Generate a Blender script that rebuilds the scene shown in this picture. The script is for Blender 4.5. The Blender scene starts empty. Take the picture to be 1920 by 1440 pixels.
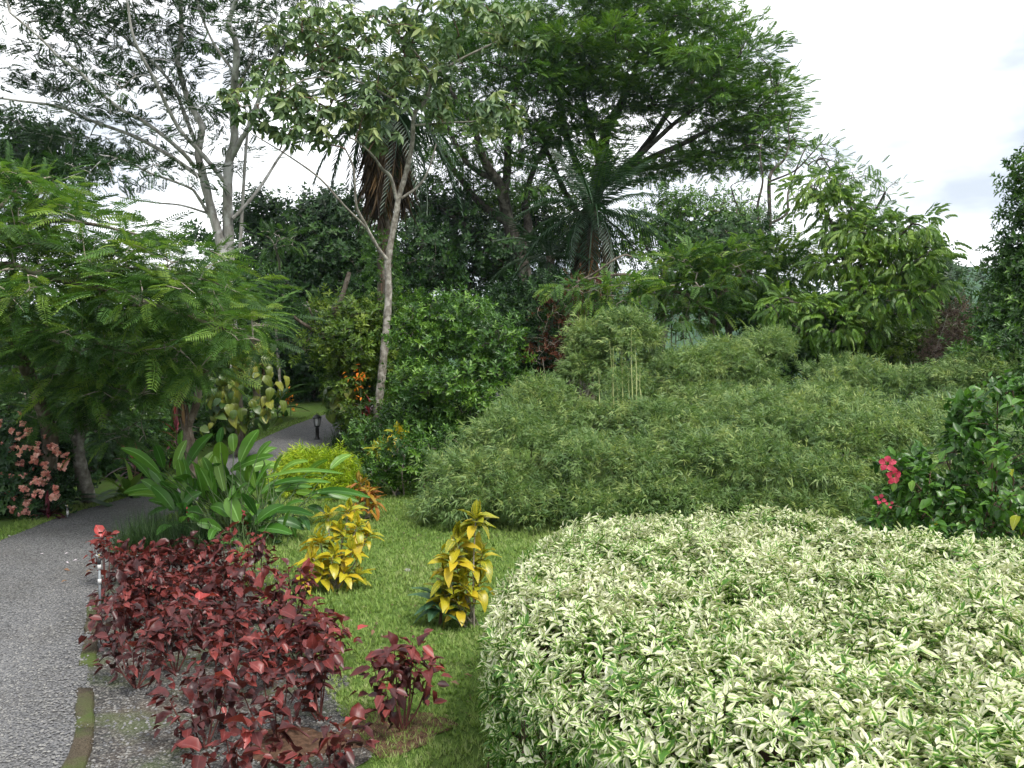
import bpy, math, random
import numpy as np
from mathutils import Matrix, Vector

# ------------------------------------------------------------------ camera, sky, sun, exposure
SC = bpy.context.scene
COL = SC.collection
RNG = np.random.default_rng(11)
random.seed(5)

CAM_Z = 2.5
PITCH = math.atan(70 / 1600.0)          # camera looks slightly down: horizon above the middle
FPX = 1600.0                            # focal length in pixels of the 1920 x 1440 picture
cam_data = bpy.data.cameras.new('camera')
cam_data.sensor_width = 36.0
cam_data.lens = 36.0 * FPX / 1920.0
cam_data.clip_start = 0.05
cam_data.clip_end = 6000.0
cam = bpy.data.objects.new('camera', cam_data)
cam.location = (0, 0, CAM_Z)
cam.rotation_euler = (math.pi / 2 - PITCH, 0, 0)
COL.objects.link(cam)
SC.camera = cam

SUN_ELEV, SUN_AZ = math.radians(55), math.radians(140)   # azimuth clockwise from +Y: high, behind the viewer's right
world = bpy.data.worlds.new('World')
SC.world = world
world.use_nodes = True
wn, wl = world.node_tree.nodes, world.node_tree.links
wn.clear()
w_out = wn.new('ShaderNodeOutputWorld')
w_bg = wn.new('ShaderNodeBackground')
w_sky = wn.new('ShaderNodeTexSky')
w_sky.sky_type = 'NISHITA'
w_sky.sun_disc = False
w_sky.sun_elevation = SUN_ELEV
w_sky.sun_rotation = SUN_AZ
w_sky.dust_density = 3.0
w_bg.inputs['Strength'].default_value = 0.088
# an even overcast deck over the clear sky: soft noise lets a trace of blue-grey through
w_tc = wn.new('ShaderNodeTexCoord')
w_map = wn.new('ShaderNodeMapping')
w_map.inputs['Scale'].default_value = (1.6, 1.6, 4.0)
w_noise = wn.new('ShaderNodeTexNoise')
w_noise.inputs['Scale'].default_value = 1.7
w_noise.inputs['Detail'].default_value = 5.0
w_noise.inputs['Roughness'].default_value = 0.55
w_ramp = wn.new('ShaderNodeValToRGB')
w_ramp.color_ramp.elements[0].position = 0.36
w_ramp.color_ramp.elements[0].color = (2.9, 3.15, 3.5, 1)
w_ramp.color_ramp.elements[1].position = 0.60
w_ramp.color_ramp.elements[1].color = (8.0, 8.0, 8.0, 1)
w_mix = wn.new('ShaderNodeMixRGB')
w_mix.inputs['Fac'].default_value = 0.90
wl.new(w_tc.outputs['Generated'], w_map.inputs['Vector'])
wl.new(w_map.outputs['Vector'], w_noise.inputs['Vector'])
wl.new(w_noise.outputs['Fac'], w_ramp.inputs['Fac'])
wl.new(w_sky.outputs['Color'], w_mix.inputs['Color1'])
wl.new(w_ramp.outputs['Color'], w_mix.inputs['Color2'])
wl.new(w_mix.outputs['Color'], w_bg.inputs['Color'])
wl.new(w_bg.outputs['Background'], w_out.inputs['Surface'])

sun_data = bpy.data.lights.new('sun', 'SUN')
sun_data.energy = 1.5
sun_data.angle = math.radians(16)
sun_data.color = (1.0, 0.96, 0.9)
sun = bpy.data.objects.new('sun', sun_data)
_sd = Vector((math.sin(SUN_AZ) * math.cos(SUN_ELEV), math.cos(SUN_AZ) * math.cos(SUN_ELEV), math.sin(SUN_ELEV)))
sun.rotation_euler = _sd.to_track_quat('Z', 'Y').to_euler()
sun.location = (0, 0, 40)
COL.objects.link(sun)

SC.view_settings.view_transform = 'Standard'
SC.view_settings.look = 'None'
SC.view_settings.gamma = 1.0
SC.view_settings.use_curve_mapping = False
SC.view_settings.exposure = 1.65
SC.render.engine = 'CYCLES'
cy = SC.cycles
cy.max_bounces = 5
cy.diffuse_bounces = 3
cy.glossy_bounces = 2
cy.transmission_bounces = 3
cy.volume_bounces = 0
cy.caustics_reflective = False
cy.caustics_refractive = False
cy.use_adaptive_sampling = True
cy.adaptive_threshold = 0.02
cy.use_denoising = True
cy.sample_clamp_indirect = 4.0

# ------------------------------------------------------------------ numbers and pixels
CP, SP = math.cos(PITCH), math.sin(PITCH)

def P(u, v, Y):
    """World point seen at pixel (u, v) of the 1920 x 1440 picture at forward distance Y."""
    x, y = (u - 960) / FPX, (720 - v) / FPX
    d = np.array([x, CP + y * SP, -SP + y * CP])
    k = Y / d[1]
    return np.array([d[0] * k, Y, CAM_Z + d[2] * k])

def smooth(a, b, x):
    t = np.clip((np.asarray(x, float) - a) / (b - a), 0, 1)
    return t * t * (3 - 2 * t)

def terrain(x, y):
    """Ground height: flat round the beds, a bank rising on the left, a valley beyond."""
    x = np.asarray(x, float); y = np.asarray(y, float)
    bank = 0.62 * smooth(17.5, 29, y) * (1 - smooth(-1.0, 3.5, x))
    drop = -2.5 * smooth(17, 32, y) * smooth(1.0, 7.0, x)
    valley = -26 * smooth(48, 260, np.hypot(x, y))
    return bank + drop + valley

def G(u, v, z0=0.0):
    """Ground point under pixel (u, v)."""
    Y = 10.0
    for _ in range(40):
        p = P(u, v, Y)
        q = P(u, v, 1.0)
        slope = (CAM_Z - q[2])
        h = float(terrain(p[0], Y)) + z0
        Y = max(1.0, (CAM_Z - h) / max(slope, 1e-3))
        Y = min(Y, 200.0)
    return P(u, v, Y)

def lin(h):
    h = h.lstrip('#')
    out = []
    for i in (0, 2, 4):
        c = int(h[i:i + 2], 16) / 255
        out.append(c / 12.92 if c <= 0.04045 else ((c + 0.055) / 1.055) ** 2.4)
    return tuple(out)

def nrm(a):
    a = np.asarray(a, float)
    return a / np.maximum(np.linalg.norm(a, axis=-1, keepdims=True), 1e-9)

def frames(D, N):
    """Rotation matrices whose columns are side, length axis and surface normal."""
    y = nrm(D)
    N = np.broadcast_to(np.asarray(N, float), y.shape)
    x = np.cross(y, N)
    bad = np.linalg.norm(x, axis=-1) < 1e-4
    if bad.any():
        x[bad] = np.cross(y[bad], np.array([0.31, 0.87, 0.2]))
    x = nrm(x)
    z = np.cross(x, y)
    return np.stack([x, y, z], axis=-1)

def rnd_dir(n):
    return nrm(RNG.normal(size=(n, 3)))

# ------------------------------------------------------------------ scene objects
def tag(o, label=None, cat=None, group=None, kind=None):
    if label: o['label'] = label
    if cat: o['category'] = cat
    if group: o['group'] = group
    if kind: o['kind'] = kind
    return o

def thing(name, label, cat, loc=(0, 0, 0), group=None):
    o = bpy.data.objects.new(name, None)
    o.empty_display_size = 0.2
    o.location = tuple(float(c) for c in loc)
    COL.objects.link(o)
    return tag(o, label, cat, group)

def make_mesh(name, V, F, mat, uv=None, tint=None, soft=False):
    V = np.asarray(V, np.float32); F = np.asarray(F, np.int32)
    me = bpy.data.meshes.new(name)
    nf, k = F.shape
    me.vertices.add(len(V)); me.vertices.foreach_set('co', V.ravel())
    me.loops.add(nf * k); me.loops.foreach_set('vertex_index', F.ravel())
    me.polygons.add(nf); me.polygons.foreach_set('loop_start', np.arange(0, nf * k, k, dtype=np.int32))
    if soft:
        me.polygons.foreach_set('use_smooth', np.ones(nf, bool))
    if uv is not None:
        lay = me.uv_layers.new(name='UVMap')
        lay.data.foreach_set('uv', np.asarray(uv, np.float32)[F.ravel()].ravel())
    if tint is not None:
        at = me.attributes.new('tint', 'FLOAT', 'FACE')
        at.data.foreach_set('value', np.asarray(tint, np.float32))
    me.update(calc_edges=True)
    if mat is not None:
        me.materials.append(mat)
    return me

def put(name, me, parent=None, loc=(0, 0, 0), kind=None):
    o = bpy.data.objects.new(name, me)
    COL.objects.link(o)
    if parent is not None:
        o.parent = parent
    o.location = loc
    if kind: o['kind'] = kind
    return o

def build(name, geo, mat, parent=None, soft=False, kind=None):
    """geo = (V, F, UV or None, tint or None) in world coordinates; becomes ONE mesh object."""
    V, F = geo[0], geo[1]
    uv = geo[2] if len(geo) > 2 else None
    ti = geo[3] if len(geo) > 3 else None
    base = np.array(parent.location if parent is not None else (0, 0, 0))
    if parent is not None and parent.parent is not None:
        base = base + np.array(parent.parent.location)
    me = make_mesh(name, np.asarray(V) - base, F, mat, uv, ti, soft)
    return put(name, me, parent, kind=kind)

def join(geos):
    geos = [g for g in geos if g is not None and len(g[0])]
    Vs, Fs, U, T, k = [], [], [], [], 0
    for g in geos:
        Vs.append(g[0]); Fs.append(np.asarray(g[1]) + k); k += len(g[0])
        U.append(g[2] if len(g) > 2 and g[2] is not None else np.zeros((len(g[0]), 2)))
        T.append(g[3] if len(g) > 3 and g[3] is not None else np.full(len(g[1]), .5))
    return np.concatenate(Vs), np.concatenate(Fs), np.concatenate(U), np.concatenate(T)

# ------------------------------------------------------------------ leaf shapes (templates: V, F, UV, jitter per face)
def leaf(L=1.0, W=0.4, droop=0.0, fold=0.15, rows=1, wave=0.0, shape=1.0):
    """rows=0: a 2-triangle folded leaflet; rows=1: a 4-triangle leaf; more rows: a full lamina with midrib."""
    if rows == -1:
        V = [(-W * .5, .18 * L, 0), (W * .5, .30 * L, fold * W), (0, L, -droop * L)]
        F = [(0, 1, 2)]
        U = [(0, .2), (1, .3), (.5, 1)]
    elif rows == 0:
        V = [(0, 0, 0), (-W / 2, .42 * L, fold * W), (0, L, -droop * L), (W / 2, .42 * L, fold * W)]
        F = [(0, 2, 1), (0, 3, 2)]
        U = [(.5, 0), (0, .42), (.5, 1), (1, .42)]
    elif rows == 1:
        z1, z2 = -droop * L * .08, -droop * L * .5
        V = [(0, 0, 0), (-W * .42, .28 * L, fold * W + z1), (-W * .44, .62 * L, fold * W + z2), (0, L, -droop * L),
             (W * .44, .62 * L, fold * W + z2), (W * .42, .28 * L, fold * W + z1)]
        F = [(0, 2, 1), (0, 3, 2), (0, 5, 4), (0, 4, 3)]
        U = [(.5, 0), (0, .28), (0, .62), (.5, 1), (1, .62), (1, .28)]
    else:
        V, U, F = [], [], []
        for i in range(rows + 1):
            t = i / rows
            w = W / 2 * max(0.02, math.sin(math.pi * min(1, (t * .97 + .015) ** shape))) ** .72
            z = -droop * L * t * t
            y = L * t * (1 - .25 * droop * t)
            k = wave * W * (1 if i % 2 else -1)
            V += [(-w, y, z + fold * w * 2 + k), (0, y, z), (w, y, z + fold * w * 2 - k)]
            U += [(0, t), (.5, t), (1, t)]
        for i in range(rows):
            a = 3 * i
            F += [(a, a + 1, a + 4), (a, a + 4, a + 3), (a + 1, a + 2, a + 5), (a + 1, a + 5, a + 4)]
    V = np.array(V, float); F = np.array(F); U = np.array(U, float)
    return V, F, U, np.zeros(len(F))

def compose(items):
    Vs, Fs, Us, Js, k = [], [], [], [], 0
    for t, M, p, s, j in items:
        Vs.append(t[0] @ (np.asarray(M).T * s) + np.asarray(p)); Fs.append(t[1] + k); Us.append(t[2])
        Js.append(t[3] + j); k += len(t[0])
    return np.concatenate(Vs), np.concatenate(Fs), np.concatenate(Us), np.concatenate(Js)

def scatter(tpls, pos, R, scale, tint, which=None):
    pos = np.asarray(pos); n = len(pos)
    if which is None: which = RNG.integers(0, len(tpls), n)
    out = []
    for k, t in enumerate(tpls):
        s = np.nonzero(which == k)[0]
        if not len(s): continue
        V = np.einsum('nij,vj->nvi', R[s] * scale[s][:, None, None], t[0]) + pos[s][:, None, :]
        F = t[1][None] + (np.arange(len(s)) * len(t[0]))[:, None, None]
        T = np.clip(tint[s][:, None] + t[3][None], 0, 1)
        out.append((V.reshape(-1, 3), F.reshape(-1, 3), np.tile(t[2], (len(s), 1)), T.ravel()))
    return join(out)

def frond(L=.34, pairs=12, pl=.085, pw=.02, droop=.5, kind=0, hang=.25, rw=.006):
    """A feathery leaf: a rachis along +Y with narrow pinnae to both sides."""
    it = []
    n = pairs
    V, F, U = [], [], []
    nr = 4 if kind >= 0 and L < .4 and pairs > 10 or L > 1 else 1
    for i in range(nr + 1):
        t = i / nr
        V += [(-rw * (1 - .7 * t), L * t * (1 - .2 * droop * t), -droop * L * t * t), (rw * (1 - .7 * t), L * t * (1 - .2 * droop * t), -droop * L * t * t)]
        U += [(.5, t), (.5, t)]
    for i in range(nr):
        F += [(2 * i, 2 * i + 1, 2 * i + 3), (2 * i, 2 * i + 3, 2 * i + 2)]
    it.append(((np.array(V), np.array(F), np.array(U, float), np.zeros(len(F))), np.eye(3), (0, 0, 0), 1, 0))
    for i in range(n):
        t = (i + .8) / (n + .3)
        p = (0, L * t * (1 - .2 * droop * t), -droop * L * t * t)
        ln = pl * (0.55 + .45 * math.sin(math.pi * min(1, t * .9 + .12)))
        for s in (-1, 1):
            d = np.array([s * 1.0, .42 + .3 * t, -hang - .5 * droop * t + RNG.normal() * .1])
            M = frames(d[None], np.array([[0, 0, 1.]]))[0]
            it.append((leaf(ln, pw * (1 + .2 * RNG.normal()), .15, .05, kind), M, p, 1, RNG.normal() * .06))
    return compose(it)

def twig_spray(n=8, twig=.16, L=.08, W=.035, up=.35, droop=.25, kind=1, rosette=True, jit=.12):
    """A leafy shoot along +Y: leaves in a spiral, crowded to the tip."""
    it = []
    for i in range(n):
        t = (i + .3) / n
        a = i * 2.4 + RNG.normal() * .3
        side = np.array([math.cos(a), 0, math.sin(a)])
        d = side * (1 - .45 * t) + np.array([0, up + .75 * t, 0.18])
        s = (1 - .35 * t) * (1 + RNG.normal() * .12)
        nn = np.array([0, 1.0, 0.25]) - side * .3
        it.append((leaf(L, W, droop * (1 + .5 * RNG.normal()), .16, kind), frames(d[None], nn[None])[0],
                   (side * .006 + np.array([0, twig * t ** .8, 0])), s, .25 * t + RNG.normal() * jit - .1))
    return compose(it)

def fan_spray(n=7, L=.12, W=.014, droop=.35, kind=0, cone=1.0, jit=.1, twig=.1):
    """Bamboo style: narrow leaves fanning out and down from a thin twig."""
    it = []
    for i in range(n):
        a = (i / (n - 1) - .5) * 2 * cone + RNG.normal() * .2
        d = np.array([math.sin(a), math.cos(a) * .8 + .1, RNG.normal() * .28 - .12])
        it.append((leaf(L * (1 + RNG.normal() * .18), W, droop * (1 + .5 * RNG.normal()), .1, kind),
                   frames(d[None], np.array([[RNG.normal() * .4, 0, 1.]]))[0],
                   (0, twig * RNG.random(), 0), 1, RNG.normal() * jit))
    return compose(it)

def whorl_spray(n=6, L=.17, W=.065, droop=.55, kind=1, jit=.08):
    """Palmate hand of leaflets hanging like an umbrella round +Y."""
    it = []
    for i in range(n):
        a = 2 * math.pi * (i + RNG.normal() * .12) / n
        d = np.array([math.cos(a), -.05 + RNG.normal() * .22, math.sin(a)])
        it.append((leaf(L * (1 + RNG.normal() * .12), W, droop, .12, kind), frames(d[None], np.array([[0, 1., 0]]))[0],
                   (0, 0, 0), 1, RNG.normal() * jit))
    return compose(it)

def pinnate_spray(pairs=6, L=.42, ll=.14, lw=.045, droop=.45, kind=1, hang=.75, jit=.08):
    """A long leaf with paired leaflets hanging from its rachis."""
    it = []
    for i in range(pairs):
        t = (i + .8) / (pairs + .2)
        p = np.array([0, L * t * (1 - .25 * droop * t), -droop * L * t * t])
        for s in (-1, 1):
            d = np.array([s * .8, .5, -hang + RNG.normal() * .15])
            it.append((leaf(ll * (1 + RNG.normal() * .1), lw, .3, .12, kind), frames(d[None], np.array([[s * .3, 0, 1.]]))[0], p, 1, RNG.normal() * jit))
    d = np.array([0, .7, -hang])
    it.append((leaf(ll, lw, .3, .12, kind), frames(d[None], np.array([[0, 0, 1.]]))[0], (0, L * (1 - .25 * droop), -droop * L), 1, 0))
    return compose(it)

# ------------------------------------------------------------------ stems
def tubes(C, Rr, ns=5):
    """C (N, k, 3) centre lines, Rr (N, k) radii -> one geometry of N tapered tubes (triangles)."""
    C = np.asarray(C, float); Rr = np.asarray(Rr, float)
    N, k, _ = C.shape
    T = np.gradient(C, axis=1)
    T = nrm(T)
    mean = nrm(C[:, -1] - C[:, 0] + 1e-6)
    ref = np.where(np.abs(mean[:, 2:3]) < .8, np.array([[0, 0, 1.]]), np.array([[1., 0, 0]]))[:, None, :]
    A = nrm(np.cross(T, np.broadcast_to(ref, T.shape)))
    B = np.cross(T, A)
    ang = np.arange(ns) * 2 * math.pi / ns
    ring = A[:, :, None, :] * np.cos(ang)[None, None, :, None] + B[:, :, None, :] * np.sin(ang)[None, None, :, None]
    V = C[:, :, None, :] + ring * Rr[:, :, None, None]
    idx = np.arange(k * ns).reshape(k, ns)
    a = idx[:-1]; b = np.roll(a, -1, axis=1); c = idx[1:]; d = np.roll(c, -1, axis=1)
    f = np.concatenate([np.stack([a, b, d], -1).reshape(-1, 3), np.stack([a, d, c], -1).reshape(-1, 3)])
    F = f[None] + (np.arange(N) * k * ns)[:, None, None]
    arc = np.concatenate([np.zeros((N, 1)), np.cumsum(np.linalg.norm(np.diff(C, axis=1), axis=-1), axis=1)], axis=1)
    U = np.stack([np.broadcast_to((np.arange(ns) / ns)[None, None, :], (N, k, ns)), np.broadcast_to(arc[:, :, None], (N, k, ns))], -1)
    return V.reshape(-1, 3), F.reshape(-1, 3), U.reshape(-1, 2), np.full(len(f) * N, .5)

def spline(pts, per=6):
    """Catmull-Rom through the rows of pts (any width)."""
    p = np.asarray(pts, float)
    if len(p) < 3:
        t = np.linspace(0, 1, per + 1)[:, None]
        return p[0] * (1 - t) + p[-1] * t
    q = np.vstack([2 * p[0] - p[1], p, 2 * p[-1] - p[-2]])
    out = []
    for i in range(1, len(q) - 2):
        t = np.linspace(0, 1, per, endpoint=False)[:, None]
        a, b, c, d = q[i - 1], q[i], q[i + 1], q[i + 2]
        out.append(.5 * (2 * b + (c - a) * t + (2 * a - 5 * b + 4 * c - d) * t ** 2 + (3 * b - a - 3 * c + d) * t ** 3))
    out.append(p[-1:])
    return np.vstack(out)

def limb_px(pts, r0, r1, Y=None):
    """Limb from pixel points (u, v[, Y]); radii in pixels at its two ends."""
    rows = []
    for i, q in enumerate(pts):
        y = q[2] if len(q) > 2 else Y
        t = i / (len(pts) - 1)
        rows.append(list(P(q[0], q[1], y)) + [(r0 * (1 - t) + r1 * t) * y / FPX])
    return spline(rows, 6)

def limb_geo(L, ns=9, knob=.06):
    r = L[:, 3] * (1 + knob * np.sin(np.arange(len(L)) * 1.7 + RNG.random() * 6) + knob * .6 * RNG.normal(size=len(L)))
    return tubes(L[None, :, :3], r[None], ns)

def grow(start, targets, sag=0.0, rise=.25, tip=.006, power=.45, maxr=.08, inward=.0, centre=None):
    """Twigs from the nearest wood to each target, later twigs branching from earlier ones."""
    start = np.asarray(start); m = len(targets)
    d0 = np.min(np.linalg.norm(targets[:, None] - start[None, ::2], axis=-1), axis=1)
    order = np.argsort(d0)
    T = targets[order]
    k = 4
    nodes = np.zeros((len(start) + m * k, 3)); nodes[:len(start)] = start
    owner = np.full(len(nodes), -1); n = len(start)
    par = np.full(m, -1)
    C = np.zeros((m, k + 1, 3))
    for i in range(m):
        D = T[i] - nodes[:n]
        dist = np.linalg.norm(D, axis=1) + .35 * np.maximum(0, -D[:, 2])
        j = int(np.argmin(dist))
        b = nodes[j]; par[i] = owner[j]
        L = np.linalg.norm(T[i] - b)
        mid = (T[i] - b)
        c1 = b + mid * .35 + np.array([0, 0, rise * L]) + RNG.normal(size=3) * .06 * L
        c2 = b + mid * .75 + np.array([0, 0, rise * .6 * L - sag * L]) + RNG.normal(size=3) * .05 * L
        t = np.linspace(0, 1, k + 1)[:, None]
        C[i] = (1 - t) ** 3 * b + 3 * (1 - t) ** 2 * t * c1 + 3 * (1 - t) * t ** 2 * c2 + t ** 3 * T[i]
        nodes[n:n + k] = C[i, 1:]; owner[n:n + k] = i; n += k
    cnt = np.ones(m)
    for i in range(m - 1, -1, -1):
        if par[i] >= 0: cnt[par[i]] += cnt[i]
    r0 = np.minimum(tip * cnt ** power * 1.5, maxr)
    Rr = np.linspace(1, 0, k + 1)[None] * (r0 - tip * .7)[:, None] + tip * .7
    return C, Rr, order

# ------------------------------------------------------------------ crowns
def billow(lob, n=7, k0=.25, k1=.5, core=.8, front=.75):
    """Break each lobe up into smaller rounded heads standing proud of a shrunken core."""
    out = [(c - np.array([0, 0, .1 * r[2]]), r * core) for c, r in lob]
    for c, r in lob:
        for _ in range(n):
            d = rnd_dir(1)[0]; d[2] = abs(d[2]) * .95 - .15
            if RNG.random() < front: d[1] = -abs(d[1])
            k = k0 + (k1 - k0) * RNG.random()
            out.append((c + nrm(d) * r * (core + .02 + .2 * RNG.random()), np.maximum(r * k, .14)))
    return out

def lobe_px(u, v, Y, ru, rv, rd):
    return P(u, v, Y), np.array([ru * Y / FPX, rd, rv * Y / FPX])

def in_lobes(lobes, n, shell=1.6, bottom=-1.0, hollow=0.0):
    """n points spread over the ellipsoid lobes (centre, radii), crowded to their skins."""
    vol = np.array([np.prod(l[1]) ** .75 for l in lobes]); vol = vol / vol.sum()
    pts, out = [], []
    for (c, r), w in zip(lobes, vol):
        k = max(2, int(round(n * w)))
        d = rnd_dir(k * 4)
        d = d[d[:, 2] > bottom][:k]
        q = RNG.random(len(d)) ** (1 / (3 * shell))
        pts.append(c + d * q[:, None] * r)
        out.append(nrm(d / r))
    p, o = np.vstack(pts), np.vstack(out)
    if hollow:
        # keep the skin of the union of lobes, drop what lies deep inside a neighbour
        deep = np.zeros(len(p), bool)
        for c, r in lobes:
            deep |= (((p - c) / r) ** 2).sum(1) < hollow ** 2
        p, o = p[~deep], o[~deep]
    return p, o

def cluster(attr, out, per, spread, flat=.4, up=.3, droop=0.0, jitter=.5, outw=1.0, level=1.0):
    """Spray positions and directions round each attractor."""
    n = len(attr) * per
    a = np.repeat(attr, per, 0); o = np.repeat(out, per, 0)
    off = np.clip(RNG.normal(size=(n, 3)), -1.7, 1.7) * spread
    off[:, 2] *= flat
    p = a + off
    d = o * outw + nrm(off + 1e-6) * .7 + rnd_dir(n) * jitter + np.array([0, 0, up - droop])
    d[:, 2] *= level
    return p, nrm(d)

def crown(attr, out, tpls, per, spread, flat, scale, tints=(.2, .8), up=.3, droop=0., jitter=.5, outw=1., nz=1.0, svar=.2, level=1.0):
    p, d = cluster(attr, out, per, spread, flat, up=up, droop=droop, jitter=jitter, outw=outw, level=level)
    n = len(p)
    N = nrm(np.array([0, 0, nz]) + RNG.normal(size=(n, 3)) * .35)
    R = frames(d, N)
    base = np.repeat(RNG.normal(size=len(attr)) * .16, per)
    tint = np.clip(tints[0] + (tints[1] - tints[0]) * RNG.random(n) + base, 0, 1)
    return scatter(tpls, p, R, scale * (1 + RNG.normal(size=n) * svar).clip(.5, 1.6), tint)
# ------------------------------------------------------------------ materials
def new_mat(name):
    m = bpy.data.materials.new(name)
    m.use_nodes = True
    nt = m.node_tree
    nt.nodes.clear()
    out = nt.nodes.new('ShaderNodeOutputMaterial')
    return m, nt.nodes, nt.links, out

def ramp(nodes, stops):
    r = nodes.new('ShaderNodeValToRGB')
    el = r.color_ramp.elements
    while len(el) < len(stops): el.new(.5)
    for e, (p, c) in zip(el, stops):
        e.position = p; e.color = (*c[:3], 1)
    return r

def leaf_shader(nodes, links, out, color_socket, rough=.45, trans=.3, spec=.4, tcol=(1.08, 1.15, .68), bump=None):
    b = nodes.new('ShaderNodeBsdfPrincipled')
    b.inputs['Roughness'].default_value = rough
    b.inputs['Specular IOR Level'].default_value = spec
    links.new(color_socket, b.inputs['Base Color'])
    if bump is not None: links.new(bump, b.inputs['Normal'])
    t = nodes.new('ShaderNodeBsdfTranslucent')
    g = nodes.new('ShaderNodeMixRGB'); g.blend_type = 'MULTIPLY'; g.inputs['Fac'].default_value = 1
    g.inputs['Color2'].default_value = (*tcol, 1)
    links.new(color_socket, g.inputs['Color1'])
    links.new(g.outputs['Color'], t.inputs['Color'])
    mx = nodes.new('ShaderNodeMixShader'); mx.inputs['Fac'].default_value = trans
    links.new(b.outputs['BSDF'], mx.inputs[1]); links.new(t.outputs['BSDF'], mx.inputs[2])
    links.new(mx.outputs['Shader'], out.inputs['Surface'])
    return b

def leaf_mat(name, stops, rough=.45, trans=.3, spec=.4, patch=1.2, rib=0.0, blotch=0.0):
    """Leaves: colour by the leaf's own tint, drifting a little from spray to spray."""
    m, nodes, links, out = new_mat(name)
    at = nodes.new('ShaderNodeAttribute'); at.attribute_name = 'tint'
    ns = nodes.new('ShaderNodeTexNoise'); ns.inputs['Scale'].default_value = patch; ns.inputs['Detail'].default_value = 3
    geo = nodes.new('ShaderNodeNewGeometry')
    links.new(geo.outputs['Position'], ns.inputs['Vector'])
    ma = nodes.new('ShaderNodeMath'); ma.operation = 'MULTIPLY_ADD'
    links.new(ns.outputs['Fac'], ma.inputs[0]); ma.inputs[1].default_value = .7; ma.inputs[2].default_value = -.35
    ad = nodes.new('ShaderNodeMath'); ad.operation = 'ADD'; ad.use_clamp = True
    links.new(at.outputs['Fac'], ad.inputs[0]); links.new(ma.outputs[0], ad.inputs[1])
    r = ramp(nodes, stops)
    links.new(ad.outputs[0], r.inputs['Fac'])
    col = r.outputs['Color']
    if rib or blotch:
        uv = nodes.new('ShaderNodeTexCoord')
        sep = nodes.new('ShaderNodeSeparateXYZ'); links.new(uv.outputs['UV'], sep.inputs[0])
        sub = nodes.new('ShaderNodeMath'); sub.operation = 'SUBTRACT'; sub.inputs[1].default_value = .5
        links.new(sep.outputs['X'], sub.inputs[0])
        ab = nodes.new('ShaderNodeMath'); ab.operation = 'ABSOLUTE'; links.new(sub.outputs[0], ab.inputs[0])
        lt = nodes.new('ShaderNodeMath'); lt.operation = 'LESS_THAN'; lt.inputs[1].default_value = .045
        links.new(ab.outputs[0], lt.inputs[0])
        sc = nodes.new('ShaderNodeMath'); sc.operation = 'MULTIPLY'; sc.inputs[1].default_value = rib
        links.new(lt.outputs[0], sc.inputs[0])
        mx = nodes.new('ShaderNodeMixRGB'); mx.blend_type = 'MIX'
        hs = nodes.new('ShaderNodeHueSaturation'); hs.inputs['Value'].default_value = 2.2; hs.inputs['Saturation'].default_value = .8
        links.new(col, hs.inputs['Color'])
        links.new(sc.outputs[0], mx.inputs['Fac']); links.new(col, mx.inputs['Color1']); links.new(hs.outputs['Color'], mx.inputs['Color2'])
        col = mx.outputs['Color']
    leaf_shader(nodes, links, out, col, rough, trans, spec)
    return m

def abs_u(nodes, links):
    uv = nodes.new('ShaderNodeTexCoord')
    sep = nodes.new('ShaderNodeSeparateXYZ'); links.new(uv.outputs['UV'], sep.inputs[0])
    sub = nodes.new('ShaderNodeMath'); sub.operation = 'SUBTRACT'; sub.inputs[1].default_value = .5
    links.new(sep.outputs['X'], sub.inputs[0])
    ab = nodes.new('ShaderNodeMath'); ab.operation = 'ABSOLUTE'; links.new(sub.outputs[0], ab.inputs[0])
    return uv, sep, ab

def math_node(nodes, links, op, a, b, c=None, clamp=False):
    n = nodes.new('ShaderNodeMath'); n.operation = op; n.use_clamp = clamp
    for i, x in enumerate((a, b, c)):
        if x is None: continue
        if isinstance(x, (int, float)): n.inputs[i].default_value = x
        else: links.new(x, n.inputs[i])
    return n.outputs[0]

def variegated_mat(name):
    """Cream-edged leaves with a green heart; tint moves the edge, low tint leaves stay green."""
    m, nodes, links, out = new_mat(name)
    at = nodes.new('ShaderNodeAttribute'); at.attribute_name = 'tint'
    uv, sep, ab = abs_u(nodes, links)
    geo = nodes.new('ShaderNodeNewGeometry')
    ns = nodes.new('ShaderNodeTexNoise'); ns.inputs['Scale'].default_value = 75; ns.inputs['Detail'].default_value = 2
    links.new(geo.outputs['Position'], ns.inputs['Vector'])
    n2 = nodes.new('ShaderNodeTexNoise'); n2.inputs['Scale'].default_value = 2.3
    links.new(geo.outputs['Position'], n2.inputs['Vector'])
    # edge = |u|*2 + noise + tint shift
    e = math_node(nodes, links, 'MULTIPLY', ab.outputs[0], 1.7)
    e = math_node(nodes, links, 'MULTIPLY_ADD', ns.outputs['Fac'], .9, e)
    s = math_node(nodes, links, 'MULTIPLY_ADD', at.outputs['Fac'], 1.15, -1.05)
    e = math_node(nodes, links, 'ADD', e, s)
    r = ramp(nodes, [(.0, (.06, .155, .02)), (.14, (.13, .275, .034)), (.26, (.30, .43, .085)), (.42, (.56, .60, .37)), (1., (.68, .67, .53))])
    links.new(e, r.inputs['Fac'])
    # a few leaves flushed pink or turning yellow
    gt = math_node(nodes, links, 'GREATER_THAN', at.outputs['Fac'], .985)
    mx = nodes.new('ShaderNodeMixRGB'); links.new(math_node(nodes, links, 'MULTIPLY', gt, .55), mx.inputs['Fac'])
    links.new(r.outputs['Color'], mx.inputs['Color1']); mx.inputs['Color2'].default_value = (.45, .25, .22, 1)
    leaf_shader(nodes, links, out, mx.outputs['Color'], .42, .28, .35, (1.05, 1.05, .72))
    return m

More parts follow.
